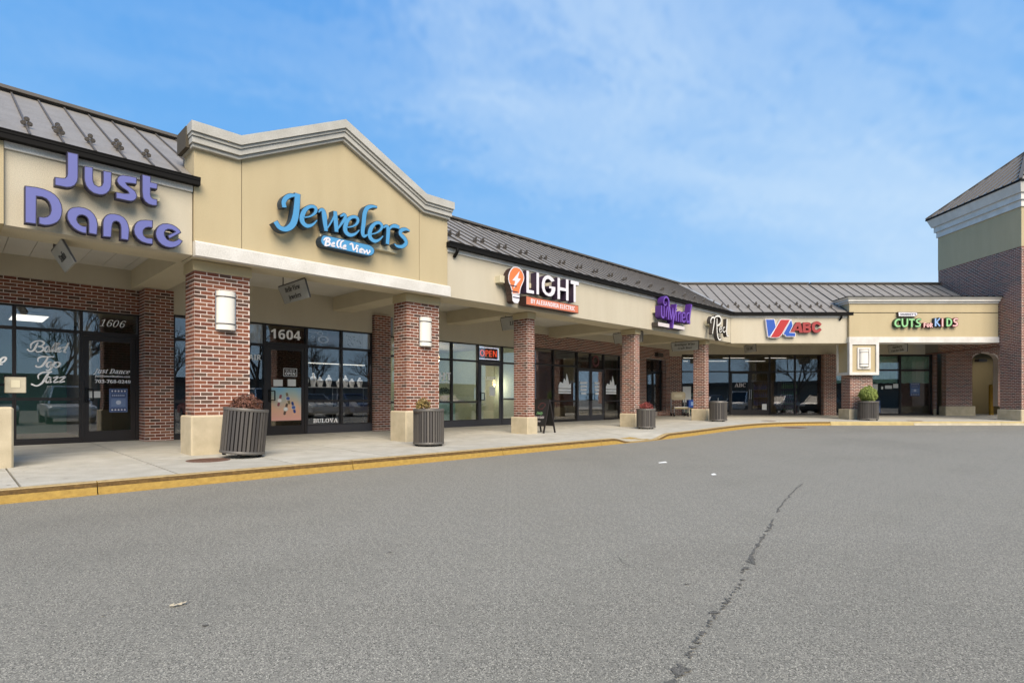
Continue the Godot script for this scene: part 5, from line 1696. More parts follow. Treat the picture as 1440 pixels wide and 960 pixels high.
func tower() -> void:
	var X := 20.83
	var N := 23.18
	var B := 27.7
	var R := 25.35
	at(X, -0.9, N)
	var o := thing("brick_tower", FW(ou, oy, oq), "tall brick corner tower with tan band, white cornice and dark hipped roof", "tower")
	# front left pier and the wall above the side opening
	brick_block(o, X, X + 1.0, -0.43, 2.28, N, N + 1.02, false, "flr", 0.25)
	brick_block(o, X, R, 2.28, 6.25, N, N + 0.4, false, "f", 0.25)
	var s := S()
	bx(s, X, X + 0.4, 2.28, 6.25, N + 0.41, B)
	fin(o, "mortar", s, M.mortar)
	var st := S()
	bricks(o, st, V(X, 2.28, B), Vector3.BACK, Vector3.LEFT, B - N - 0.0125, 3.97, 1.25)
	stuff(fin(o, "brickwork", st, M.brick_mixed))
	brick_block(o, R - 1.0, R, -0.43, 2.28, N, N + 1.02, false, "fl", 0.25)
	slab_part(o, "wall", M.room_wall, X + 0.02, X + 0.42, 2.29, 2.9, B, 28.6)
	slab_part(o, "wall", M.mortar, X + 0.4, R, 3.2, 6.25, B - 0.3, B)
	slab_part(o, "wall", M.mortar, R - 0.3, R, 2.28, 6.25, N + 0.41, B - 0.31)
	for e in [X - 0.07, R - 1.07]:
		var b := S()
		cbox(b, V(e, -0.98, N + 1.1), V(e + 1.14, -0.43, N - 0.07), 0.025)
		fin(o, "base", b, M.base_stone)
	slab_part(o, "ceiling", M.room_wall, X + 0.4, R - 0.3, 2.9, 3.0, N + 0.41, 30.0)
	slab_part(o, "lintel", M.brick_4, X - 0.006, X + 0.4, 2.25, 2.278, N + 1.03, 28.58)
	# tan storey, in two courses with a joint
	for e in [[6.25, 7.86]]:
		slab_part(o, "stucco_wall", M.tan_stucco, X - 0.01, R + 0.01, e[0] + 0.002, e[1], N - 0.01, B + 0.01)
	# cornice flaring out in three bands
	var c := S()
	for e in [[7.862, 8.13, 0.06, 0.06], [8.132, 8.40, 0.13, 0.13], [8.402, 8.78, 0.2, 0.33]]:
		var p := []
		for q in [N, B]:
			var sg := -1.0 if q == N else 1.0
			p.append(V(X - e[2], e[0], q + sg * e[2]))
			p.append(V(R + e[2], e[0], q + sg * e[2]))
			p.append(V(R + e[3], e[1], q + sg * e[3]))
			p.append(V(X - e[3], e[1], q + sg * e[3]))
		hexa(c, p)
	fin(o, "cornice", c, M.white_trim)
	slab_part(o, "eave", M.gutter, X - 0.37, R + 0.37, 8.782, 8.86, N - 0.37, B + 0.37)
	# hipped roof
	var apex := V((X + R) / 2, 11.1, (N + B) / 2)
	var cs := [V(X - 0.36, 8.862, N - 0.36), V(R + 0.36, 8.862, N - 0.36), V(R + 0.36, 8.862, B + 0.36), V(X - 0.36, 8.862, B + 0.36)]
	for k in 4:
		var a: Vector3 = cs[k]
		var b: Vector3 = cs[(k + 1) % 4]
		var n := 13
		for i in n:
			var ps := []
			var f0 := float(i) / n
			var f1 := float(i + 1) / n
			var up := func(f: float) -> Vector3: return a.lerp(b, f) + (apex - (a + b) / 2) * (1.0 - absf(2 * f - 1.0))
			var r := S()
			if i == 6:
				tri(r, a.lerp(b, f0), a.lerp(b, f1), up.call(f1))
				tri(r, a.lerp(b, f0), up.call(f1), apex)
				tri(r, a.lerp(b, f0), apex, up.call(f0))
			else:
				quad(r, a.lerp(b, f0), a.lerp(b, f1), up.call(f1), up.call(f0))
			fin(o, "roof_panel", r, M.roof_panel)
			if i > 0:
				var sm := S()
				var nn := (b - a).cross(apex - a).normalized() * 0.022
				bar(sm, a.lerp(b, f0) + nn, up.call(f0) + nn, 0.026, 0.05)
				fin(o, "roof_seam", sm, M.roof_seam)
		var h := S()
		bar(h, a + Vector3(0, 0.02, 0), apex + Vector3(0, 0.02, 0), 0.12, 0.05)
		fin(o, "hip_cap", h, M.roof_seam)
	# passage behind: brick wall with an arched opening and a plain wall beyond
	var pu := 21.905
	brick_block(o, pu, 23.22, -0.36, 2.9, 28.6, 28.9, false, "fl", 0.25)
	var b2 := S()
	cbox(b2, V(pu - 0.08, -0.98, 29.0), V(23.33, -0.36, 28.52), 0.025)
	fin(o, "base", b2, M.base_stone)
	brick_block(o, 24.52, 27.5, -0.36, 2.9, 28.6, 28.9, false, "f", 0.25)
	var pts := PackedVector2Array()
	for k in 13:
		var g := PI - PI * k / 12.0
		pts.append(Vector2(23.87 + 0.65 * cos(g) - ou, 1.97 + 0.36 * sin(g) - oy))
	pts.append(Vector2(24.52 - ou, 2.9 - oy))
	pts.append(Vector2(23.22 - ou, 2.9 - oy))
	var ar := S()
	prism(ar, ar, pts, oq - 28.9, oq - 28.6, Vector3.ZERO, true)
	fin(o, "arch", ar, M.mortar)
	var ab := S()
	bricks(o, ab, V(23.22, 1.97, 28.6), Vector3.RIGHT, Vector3.BACK, 1.3, 0.93, 0.25, 0.0, [0.65, 0.65, 0.0, 0.36])
	stuff(fin(o, "brickwork", ab, M.brick_mixed))
	slab_part(o, "passage_wall", M.passage_paint, 22.4, 29.0, -1.0, 2.9, 31.6, 31.8)
	slab_part(o, "passage_wall", M.passage_paint, 22.3, 22.4, -1.0, 2.9, 28.91, 31.6)
	slab_part(o, "passage_wall", M.passage_paint, 27.4, 27.5, -1.0, 2.9, 28.91, 31.6)
	slab_part(o, "ceiling", M.room_wall, 22.3, 29.0, 2.902, 3.0, 30.01, 31.8)
	var fl := S()
	box(fl, V(23.3, 1.86, 28.56), V(23.72, 2.0, 28.3))
	fin(o, "flood_lamp", fl, M.black_side)
	var bo := thing("bollard", FW(25.1, FF - 0.06, 29.7), "yellow steel bollard standing inside the arched passage", "bollard")
	var bs := S()
	lathe(bs, [Vector2(0.1, 0), Vector2(0.1, 1.58), Vector2(0.07, 1.65), Vector2(0, 1.67)], 18)
	fin(bo, "post", bs, M.yellow_steel)

# ---------------------------------------------------------------- signs
func raceway(o: Node, x0: float, x1: float, y0: float, y1: float, z1: float) -> void:
	var s := S()
	cbox(s, Vector3(x0, y0, -0.01), Vector3(x1, y1, z1), 0.006)
	fin(o, "raceway", s, M.raceway)

func build_signs() -> void:
	var o := thing("channel_letter_sign", LW(1.7, 2.9, 10.6), "two-line sign of rounded purple channel letters on cream fascia", "sign")
	raceway(o, -0.45, 1.02, -0.29, -0.19, 0.12)
	raceway(o, -0.42, 0.75, 0.28, 0.38, 0.12)
	for k in DANCE_LETTERS.size():
		channel_letter(o, poly(DANCE_LETTERS[k]), 0.12, 0.25, M.purple_face, M.purple_side)
	o = thing("channel_letter_sign", LW(5.9, 3.0, 10.56), "light blue calligraphic letter sign on the tan gable", "sign")
	raceway(o, -0.72, 1.05, 0.16, 0.28, 0.09)
	for k in JEWEL_STROKES.size():
		stroke_letter(o, JEWEL_STROKES[k], 0.08, 0.25, M.blue_face, M.blue_side, 0.01)
	o = thing("pill_sign", LW(5.9, 3.0, 10.56), "pill-shaped blue sign with white lettering below the calligraphic letters", "sign")
	var p := poly(JEWEL_PILL[0])
	var sf := S()
	var ss := S()
	prism(ss, ss, p, -0.01, 0.2)
	var pr := p.duplicate()
	if area(pr) < 0:
		pr.reverse()
	for q in Geometry2D.offset_polygon(pr, -0.015):
		prism(sf, ss, q, 0.19, 0.206)
	add(o, "board", multi([[ss, M.blue_side], [sf, M.blue_face]]), null)
	for k in VIEW_STROKES.size():
		flat_stroke(o, VIEW_STROKES[k], "lettering", M.white_face, Transform3D(Basis.IDENTITY, Vector3(0, 0, 0.212)))
	# lighting shop
	o = thing("channel_letter_sign", LW(11.6, 2.7, 10.6), "white block letter sign with dark sides on the arcade fascia", "sign")
	raceway(o, -0.9, 1.3, 0.28, 0.42, 0.16)
	for k in LIGHT_LETTERS.size():
		channel_letter(o, poly(LIGHT_LETTERS[k]), 0.14, 0.35, M.white_face, M.plum_side, 0.006)
	o = thing("light_bulb_sign", LW(11.6, 2.7, 10.6), "orange light bulb shaped sign with white lightning bolt", "sign")
	raceway(o, -1.62, -1.3, 0.27, 0.45, 0.2)
	channel_letter(o, poly(BULB[0]), 0.14, 0.35, M.orange_face, M.brown_side, 0.0)
	channel_letter(o, poly(BULB[1]), 0.14, 0.352, M.white_face, M.brown_side, 0.0)
	sf = S()
	prism(sf, sf, poly(BULB[2]), 0.345, 0.36)
	fin(o, "lightning_bolt", sf, M.white_face)
	sf = S()
	var bo := poly(BULB[0])
	for k in bo.size():
		var a := bo[k]
		var b := bo[(k + 1) % bo.size()]
		bar(sf, Vector3(a.x, a.y, 0.354), Vector3(b.x, b.y, 0.354), 0.022, 0.012, Vector3.BACK)
	fin(o, "border", sf, M.white_face)
	sf = S()
	for y in [0.25, 0.5, 0.75]:
		var a: Vector2 = bo[15].lerp(poly(BULB[1])[4], y)
		box(sf, Vector3(a.x + 0.0, a.y - 0.012, 0.352), Vector3(a.x + 0.24, a.y + 0.012, 0.362))
	fin(o, "thread", sf, M.plum_side)
	o = thing("box_sign", LW(11.6, 2.7, 10.6), "long orange box sign with white capitals under the block letters", "sign")
	var lb := poly(LIGHT_BOX[0])
	var x0: float = minf(lb[0].x, lb[3].x)
	var x1: float = maxf(lb[1].x, lb[2].x)
	var y0: float = (lb[2].y + lb[3].y) / 2
	var y1: float = (lb[0].y + lb[1].y) / 2
	sf = S()
	ss = S()
	box(ss, Vector3(x0, y0, 0.1), Vector3(x1, y1, 0.345))
	box(sf, Vector3(x0 + 0.015, y0 + 0.015, 0.34), Vector3(x1 - 0.015, y1 - 0.015, 0.35))
	add(o, "board", multi([[ss, M.brown_side], [sf, M.orange_box]]), null)
	box(ss, Vector3(x0 + 0.3, y0 + 0.05, 0), Vector3(x1 - 0.3, y1 - 0.05, 0.1))
	txt(o, "lettering", "BY ALEXANDRIA ELECTRIC", (y1 - y0) * 0.5, 0.006, M.white_face, Transform3D(Basis.IDENTITY, Vector3((x0 + x1) / 2, (y0 + y1) / 2, 0.352)), true, false, 0.0, 0.92)
	# wine shop
	o = thing("channel_letter_sign", LW(18.7, 2.7, 10.6), "whimsical violet letter sign with tall curl on the cream fascia", "sign")
	raceway(o, -1.15, 0.5, 0.32, 0.46, 0.15)
	for k in WINE_STROKES.size():
		stroke_letter(o, WINE_STROKES[k], 0.13, 0.35, M.wine_face, M.wine_side, 0.018)
	o = thing("box_sign", LW(18.7, 2.7, 10.6), "two short pale box signs under the violet letters", "sign")
	for k in 2:
		var b := poly(WINE_BOXES[k])
		sf = S()
		box(sf, Vector3(b[0].x, b[2].y, 0.02), Vector3(b[1].x, b[0].y, 0.26))
		fin(o, "board", sf, M.black_side)
		sf = S()
		box(sf, Vector3(b[0].x + 0.012, b[2].y + 0.012, 0.255), Vector3(b[1].x - 0.012, b[0].y - 0.012, 0.266))
		fin(o, "face", sf, M.plaque_face)
	# dress shop
	o = thing("channel_letter_sign", LW(22.1, 2.8, 10.6), "white script letter sign with black edges near the corner", "sign")
	raceway(o, -0.55, 0.4, 0.15, 0.3, 0.15)
	for k in SCRIPT_STROKES.size():
		stroke_letter(o, SCRIPT_STROKES[k], 0.21, 0.35, M.script_face, M.black_side, 0.014)
	# far wing
	o = thing("emblem_sign", FW(11.4, 2.8, 24.4), "blue and red slanted bar emblem sign with red capital letters", "sign")
	var cols := [M.royal_face, M.red_face, M.royal_face]
	for k in 3:
		var e := poly(EMBLEM[k])
		if area(e) < 0:
			e.reverse()
		ss = S()
		sf = S()
		for q in Geometry2D.offset_polygon(e, 0.022):
			prism(ss, ss, q, 0.02, 0.148 + k * 0.001)
		prism(sf, sf, e, 0.14, 0.155 + k * 0.001)
		add(o, "emblem_bar", multi([[ss, M.white_face], [sf, cols[k]]]), null)
	channel_letter(o, poly(ABC_LETTERS[0]), 0.02, 0.15, M.brick_red_face, M.maroon_side, 0.0)
	for k in ABC_STROKES.size():
		stroke_letter(o, ABC_STROKES[k], 0.02, 0.15, M.brick_red_face, M.maroon_side, 0.004)
	o = thing("channel_letter_sign", FW(17.6, 3.0, 24.25), "row of green, blue and pink rounded letters on the tan box fascia", "sign")
	var fc := [M.green_face, M.green_face, M.green_face, M.green_face, M.sky_face, M.pink_face, M.green_face, M.pink_face]
	var sd := [M.green_side, M.green_side, M.green_side, M.green_side, M.blue_side, M.maroon_side, M.green_side, M.maroon_side]
	for k in CUTS_STROKES.size():
		stroke_letter(o, CUTS_STROKES[k], 0.0, 0.14, fc[k], sd[k], 0.026)
	for k in FOR_STROKES.size():
		stroke_letter(o, FOR_STROKES[k], 0.0, 0.14, M.pink_face, M.maroon_side, 0.008)
	o = thing("name_plaque", FW(17.6, 3.0, 24.25), "small white plaque with dark capitals above the coloured letters", "sign")
	channel_letter(o, poly(CUTS_PLAQUE[0]), 0.0, 0.13, M.white_face, M.black_side, 0.014)
	txt(o, "lettering", "SHARKEY'S", 0.1, 0.004, M.blue_side, Transform3D(Basis.IDENTITY, Vector3(-0.75, 0.6, 0.138)), true, false, 0.0, 0.95)
	# neon in the lighting shop window
	o = thing("neon_sign", LW(13.6, 1.61, SQ + 0.12), "lit red and white neon OPEN sign over the lighting shop door", "sign")
	txt(o, "tube", "OPEN", 0.22, 0.012, M.neon_red, Transform3D.IDENTITY, false, false, 0.0, 1.05)
	var nb := S()
	for e in [[-0.47, -0.2, 0.47, -0.2], [-0.47, 0.2, 0.47, 0.2], [-0.47, -0.2, -0.47, 0.2], [0.47, -0.2, 0.47, 0.2]]:
		tube(nb, Vector3(e[0], e[1], 0), Vector3(e[2], e[3], 0), 0.012, 0.012, 7)
	fin(o, "border_tube", nb, M.neon_white)
	var bk := S()
	box(bk, Vector3(-0.5, -0.23, -0.03), Vector3(0.5, 0.23, -0.02))
	fin(o, "back_board", bk, M.print_black)
	# blade signs under the canopies
	hanging_sign(LW(1.26, 2.86, 11.5, -PI / 2), 1.1, 0.36, 0.42, ["Studio"], 0.11, "small grey sign hung tilted under the canopy by the purple letters", 0.5)
	hanging_sign(LW(5.08, 2.80, 11.55, -PI / 2), 1.25, 0.37, 0.40, ["Belle View", "Jewelers"], 0.095, "small two-line jeweller's sign hung under the gabled canopy", 0.36)
	hanging_sign(LW(11.75, 2.83, 11.6, -PI / 2), 1.25, 0.37, 0.42, ["LIGHT"], 0.11, "small sign hung beside the column below the orange bulb", 0.15)
	hanging_sign(LW(17.55, 2.83, 11.6, -PI / 2), 1.25, 0.37, 0.42, [], 0.08, "plain pale sign hung beside the column with the red-flowered planter", 0.15)
	hanging_sign(LW(22.05, 2.83, 11.75, -PI / 2), 1.25, 0.37, 0.42, ["Boutique Wine", "Craft Beer"], 0.09, "small two-line wine and beer sign hung near the corner column", 0.1)
	hanging_sign(FW(10.65, 2.83, 25.4, -PI / 2), 1.25, 0.34, 0.40, ["VA ABC"], 0.13, "small sign hung before the wide dark glass front", 0.12)
	hanging_sign(FW(17.2, 2.83, 25.3, -PI / 2), 1.25, 0.36, 0.40, ["Sharkey's", "Cuts for Kids"], 0.09, "small two-line sign hung before the green curtains", 0.1)

# ---------------------------------------------------------------- pavement things
func on_walk(u: float, q: float, turn := 0.0, lift := 0.0) -> Transform3D:
	var p := XD(u, q)
	return LW(u, walk_y(p.x, p.y) + lift, q, turn)

func build_street_things() -> void:
	column(-0.75, 1.24, 0.51, 10.9, 0.86, 2.23, 2.41, false, "column at the left edge with pale stone base", "gable columns", 0.2)
	column(3.06, 0.925, 0.51, 10.85, 0.685, 2.235, 2.415, true, "thick brick column behind the leaning planter with white wall lamp", "gable columns")
	column(7.45, 0.92, 0.51, 10.85, 0.70, 2.235, 2.415, true, "thick brick column at the right end of the tan gable", "gable columns")
	column(11.46, 0.285, 0.53, 10.85, 0.47, 2.25, 2.425, false, "slim brick column under the orange bulb sign", "slim arcade columns")
	column(16.87, 0.275, 0.53, 10.85, 0.47, 2.25, 2.425, false, "slim brick column beside the red-flowered planter", "slim arcade columns")
	column(22.09, 0.275, 0.53, 10.85, 0.47, 2.25, 2.425, false, "slim brick column next to the lidded litter bin", "slim arcade columns")
	wall_lamp(LW(3.56, 1.235, 10.845), 0.32, 0.69, "white half-round lamp on the thick column behind the leaning planter", "half-round wall lamps")
	wall_lamp(LW(7.955, 1.235, 10.845), 0.32, 0.67, "white half-round lamp on the column at the gable's right end", "half-round wall lamps")
	wall_lamp(FW(15.04, 1.38, 24.255), 0.38, 0.72, "white half-round lamp framed on the boxed pier", "half-round wall lamps")
	# box on the left column
	var o := thing("utility_box", LW(0.735, 0.09, 11.15), "small beige box with dark lid beside the left stone column", "box")
	var s := S()
	cbox(s, Vector3(-0.12, 0, -0.07), Vector3(0.12, 0.24, 0.07), 0.008)
	fin(o, "body", s, M.kerb_pale)
	s = S()
	cbox(s, Vector3(-0.13, 0.24, -0.08), Vector3(0.13, 0.262, 0.08), 0.005)
	fin(o, "lid", s, M.handle)
	s = S()
	box(s, Vector3(-0.05, 0.08, 0.068), Vector3(0.05, 0.19, 0.074))
	fin(o, "label_plate", s, M.raceway)
	s = S()
	box(s, Vector3(-0.27, 0.1, -0.03), Vector3(-0.12, 0.14, 0.03))
	fin(o, "bracket", s, M.handle)

	# planters
	var t := on_walk(3.56, 10.03)
	t.basis = Basis(Vector3(-0.43, 0, -0.9).normalized(), 0.085) * t.basis
	t.origin.y += 0.03
	planter(t, 0.34, 0.80, "leaning slatted planter with rust-brown shrub at the thick column")
	t.origin += t.basis.y * 0.75
	shrub(t, "shrub", M.leaf_rust, Vector3(0.29, 0.26, 0.29), 0.06, 3000, 0.024, "rust-brown clipped shrub in the leaning planter", 0.5, "shrub", false)
	planter(on_walk(7.25, 9.75), 0.315, 0.78, "upright slatted planter with sparse shrub beside the gable's right column")
	shrub(on_walk(7.1, 9.75, 0, 0.73), "shrub", M.leaf_dry, Vector3(0.19, 0.27, 0.19), 0.04, 620, 0.026, "thin yellowing shrub in the planter by the gable's right column", 0.5)
	planter(on_walk(16.35, 10.1), 0.30, 0.66, "dark slatted planter of red flowers by the fourth column")
	shrub(on_walk(16.35, 10.1, 0, 0.62), "flowers", M.leaf_red, Vector3(0.27, 0.24, 0.27), 0.04, 620, 0.028, "red flowering plant in the planter by the fourth column", 0.8, "flowers")
	var bin := planter(on_walk(21.75, 10.15), 0.33, 0.78, "dark slatted litter bin with low lid handle beside the corner column", "litter bin", "litter_bin")
	s = S()
	lathe(s, [Vector2(0.32, 0.78), Vector2(0.31, 0.80), Vector2(0.16, 0.81), Vector2(0.16, 0.77)], 32)
	fin(bin, "lid", s, M.rim)
	s = S()
	tube(s, Vector3(0, 0.8, 0), Vector3(0, 0.93, 0), 0.012, 0.012, 6)
	fin(bin, "lid_handle", s, M.steel)
	planter(FW(14.98, walk_y(14.98, 23.85), 23.85), 0.375, 0.80, "black slatted planter with round green shrub before the boxed pier")
	shrub(FW(14.98, walk_y(14.98, 23.85) + 0.74, 23.85), "shrub", M.leaf_box, Vector3(0.38, 0.38, 0.38), 0.34, 5200, 0.036, "round green clipped shrub in the planter before the boxed pier", 0.5, "shrub", false)

	# chalkboard
	o = thing("a_frame_sign", on_walk(12.3, 11.05, -1.6), "black folding chalkboard sign standing behind the slim column", "chalkboard")
	for sg in [-1.0, 1.0]:
		var b := Basis(Vector3.RIGHT, -0.24 * sg)
		var x := Transform3D(b, Vector3(0, 0, 0.24 * sg))
		s = S()
		box(s, Vector3(-0.3, 0, -0.015), Vector3(-0.255, 1.0, 0.015))
		box(s, Vector3(0.255, 0, -0.015), Vector3(0.3, 1.0, 0.015))
		box(s, Vector3(-0.255, 0.94, -0.014), Vector3(0.255, 1.0, 0.014))
		box(s, Vector3(-0.255, 0.2, -0.014), Vector3(0.255, 0.25, 0.014))
		fin(o, "frame", s, M.black_wood, x)
		s = S()
		box(s, Vector3(-0.255, 0.25, -0.008), Vector3(0.255, 0.94, 0.008))
		fin(o, "chalk_panel", s, M.chalkboard, x)
		if sg > 0:
			s = S()
			for k in 18:
				var a := TAU * k / 18.0
				box(s, Vector3(0.02 + cos(a) * 0.12 * (1 + 0.3 * sin(a * 2)), 0.78 + sin(a) * 0.09, 0.008), Vector3(0.05 + cos(a) * 0.12 * (1 + 0.3 * sin(a * 2)), 0.8 + sin(a) * 0.09, 0.0105))
			fin(o, "chalk_drawing", s, M.maroon_side, x)
			txt(o, "chalk_lettering", "Daily", 0.07, 0.002, M.green_face, x * Transform3D(Basis.IDENTITY, Vector3(0, 0.58, 0.009)), false, true, 0.3)
			txt(o, "chalk_lettering", "Specials", 0.075, 0.002, M.plaque_face, x * Transform3D(Basis.IDENTITY, Vector3(0, 0.46, 0.009)), false, true, 0.3)
			txt(o, "chalk_lettering", "Open", 0.05, 0.002, M.plaque_face, x * Transform3D(Basis.IDENTITY, Vector3(0, 0.34, 0.009)), false, true, 0.3)

	# coin-operated looking cart of tubes with cream headboard, and a stand with a blue box
	o = thing("hand_cart", on_walk(25.75, 14.1, -0.75), "tubular hand cart with rounded cream headboard by the far doorway", "cart")
	s = S()
	for x in [-0.34, 0.34]:
		tube(s, Vector3(x, 0.12, 0), Vector3(x, 1.15, 0.02), 0.026, 0.026, 8)
		tube(s, Vector3(x, 0.14, 0), Vector3(x, 0.14, 0.5), 0.026, 0.026, 8)
		tube(s, Vector3(x, 0.14, 0.5), Vector3(x, 0.45, 0.5), 0.022, 0.022, 8)
	tube(s, Vector3(-0.34, 1.13, 0.02), Vector3(0.34, 1.13, 0.02), 0.024, 0.024, 8)
	tube(s, Vector3(-0.34, 0.45, 0.5), Vector3(0.34, 0.45, 0.5), 0.022, 0.022, 8)
	fin(o, "frame", s, M.steel)
	s = S()
	var rr := PackedVector2Array()
	for k in 24:
		var a := TAU * k / 24.0
		rr.append(Vector2(signf(cos(a)) * (0.22 + 0.14 * absf(cos(a))), 1.0 + signf(sin(a)) * (0.08 + 0.12 * absf(sin(a)))))
	prism(s, s, rr, 0.03, 0.09, Vector3.ZERO, true)
	fin(o, "headboard", s, M.base_stone)
	s = S()
	box(s, Vector3(-0.2, 0.93, 0.088), Vector3(0.2, 1.07, 0.094))
	fin(o, "label_plate", s, M.raceway)
	s = S()
	cbox(s, Vector3(-0.33, 0.36, 0.06), Vector3(0.33, 0.44, 0.52), 0.015)
	fin(o, "seat", s, M.cap_stucco)
	for x in [-0.34, 0.34]:
		for z in [0.02, 0.5]:
			s = S()
			tube(s, Vector3(x - 0.03, 0.09, z), Vector3(x + 0.03, 0.09, z), 0.09, 0.09, 14)
			fin(o, "wheel", s, M.handle)
	o = thing("brochure_stand", on_walk(26.55, 13.7, -0.75), "blue box on a pale wheeled stand beside the cream cart", "stand")
	s = S()
	cbox(s, Vector3(-0.28, 0.42, -0.16), Vector3(0.28, 0.8, 0.16), 0.02)
	fin(o, "box", s, M.royal_face)
	s = S()
	box(s, Vector3(-0.16, 0.52, 0.158), Vector3(0.16, 0.7, 0.166))
	fin(o, "label_plate", s, M.sky_face)
	s = S()
	for x in [-0.24, 0.24]:
		for z in [-0.13, 0.13]:
			box(s, Vector3(x - 0.02, 0, z - 0.02), Vector3(x + 0.02, 0.42, z + 0.02))
	box(s, Vector3(-0.26, 0.34, -0.15), Vector3(0.26, 0.37, 0.15))
	fin(o, "leg_frame", s, M.raceway)
	# round covers in the ground
	for e in [[3.0, 9.92, 0.29, "rusty round manhole cover in the pavement before the leaning planter"], [23.9, 9.0, 0.0, ""]]:
		if e[2] > 0:
			cover(on_walk(e[0], e[1]), e[2], e[3])
	cover(FW(10.55, walk_y(10.55, 23.3), 23.3), 0.26, "round cover in the pavement before the corner shop doors")
	cover(FW(16.6, walk_y(16.6, 23.4), 23.4), 0.26, "round cover in the pavement before the green curtains")
	cover(FW(10.4, lot_y(10.4, 20.9), 20.9), 0.38, "dark manhole cover in the parking lot near the corner kerb")
	# litter
	o = thing("dry_leaf", FW(-1.86, lot_y(0, 3.15) + 0.006, 3.155, 0.4), "pale curled dry leaf lying on the asphalt", "leaf")
	s = S()
	for k in 4:
		var x := -0.04 + k * 0.02
		var z := 0.012 * sin(k * 1.7)
		quad(s, Vector3(x, 0.004, z + 0.014), Vector3(x + 0.02, 0.008 * (k % 2), z + 0.012), Vector3(x + 0.022, 0.01, z - 0.012), Vector3(x, 0.003, z - 0.012))
	fin(o, "blade", s, M.base_stone)
	for e in [[2.71, 10.2, 0.075, "white scrap of paper lying out on the asphalt"], [3.05, 8.58, 0.03, "tiny white scrap on the asphalt nearer than the paper"]]:
		o = thing("paper_scrap", FW(e[0], lot_y(e[0], e[1]) + 0.005, e[1], 0.2), e[3], "litter")
		s = S()
		quad(s, Vector3(-e[2], 0, 0.03), Vector3(e[2], 0.006, 0.04), Vector3(e[2] * 0.9, 0.02, -0.03), Vector3(-e[2], 0.004, -0.03))
		fin(o, "sheet", s, M.paper)
	# inside the lighting shop
	o = thing("counter", LW(12.3, FL, 15.7), "pale mint counter inside the lighting shop window", "counter")
	s = S()
	cbox(s, Vector3(-0.5, 0, -0.25), Vector3(0.35, 0.86, 0.25), 0.01)
	fin(o, "cabinet", s, M.mint)
	s = S()
	cbox(s, Vector3(-0.6, 0.86, -0.3), Vector3(0.7, 0.9, 0.3), 0.008)
	fin(o, "top", s, M.bust)
	o = thing("potted_plant", LW(12.35, FL + 0.9, 15.7), "dark green bushy plant in white bowl inside the lighting shop", "plant")
	s = S()
	lathe(s, [Vector2(0.1, 0), Vector2(0.2, 0.12), Vector2(0.21, 0.16), Vector2(0.18, 0.16), Vector2(0, 0.14)], 18)
	fin(o, "bowl", s, M.bust)
	leaves(o, M.leaf_green, Vector3(0, 0.24, 0), Vector3(0.28, 0.22, 0.28), 500, 0.03, 0.4)
	for k in 4:
		var u: float = [14.65, 11.9, 12.5, 13.4][k]
		var q: float = [15.6, 16.4, 16.9, 17.4][k]
		var y: float = [0.62, 1.55, 1.55, 1.55][k]
		o = thing("pendant_lamp", LW(u, y, q), ["lit amber pendant lamp hung low by the slim column", "small lit lamp high in the lighting shop, over the counter", "small lit lamp high in the lighting shop, second behind the glass", "small lit lamp high in the lighting shop, above the door"][k], "lamp", "lamps in the lighting shop")
		s = S()
		tube(s, Vector3(0, 0.1, 0), Vector3(0, 1.95 - y, 0), 0.006, 0.006, 5)
		fin(o, "cord", s, M.handle)
		s = S()
		lathe(s, [Vector2(0, -0.1), Vector2(0.05, -0.07), Vector2(0.06, 0.02), Vector2(0.03, 0.1), Vector2(0, 0.11)], 14)
		fin(o, "bulb", s, M.bulb_glow)
		var l := OmniLight3D.new()
		l.name = "light"
		l.light_color = Color(1.0, 0.93, 0.82)
		l.light_energy = 0.15
		l.omni_range = 12
		l.omni_attenuation = 2
		l.light_size = 0.05
		l.shadow_enabled = true
		l.position = Vector3(0, -0.14, 0)
		o.add_child(l)

func cover(xf: Transform3D, r: float, label: String) -> void:
	var o := thing("manhole_cover", xf, label, "manhole cover")
	var s := S()
	lathe(s, [Vector2(r + 0.03, -0.01), Vector2(r + 0.03, 0.004), Vector2(r, 0.006), Vector2(r - 0.006, 0.001)], 36)
	fin(o, "ring", s, M.rust)
	s = S()
	lathe(s, [Vector2(r - 0.008, -0.01), Vector2(r - 0.01, 0.004), Vector2(0.0, 0.005)], 36)
	fin(o, "lid", s, M.rust)
	s = S()
	for i in range(-4, 5):
		for j in range(-4, 5):
			var p := Vector3(i, 0, j) * r * 0.21
			if p.length() < r * 0.88:
				box(s, p + Vector3(-0.016, 0.003, -0.008), p + Vector3(0.016, 0.009, 0.008))
	fin(o, "tread", s, M.rust)

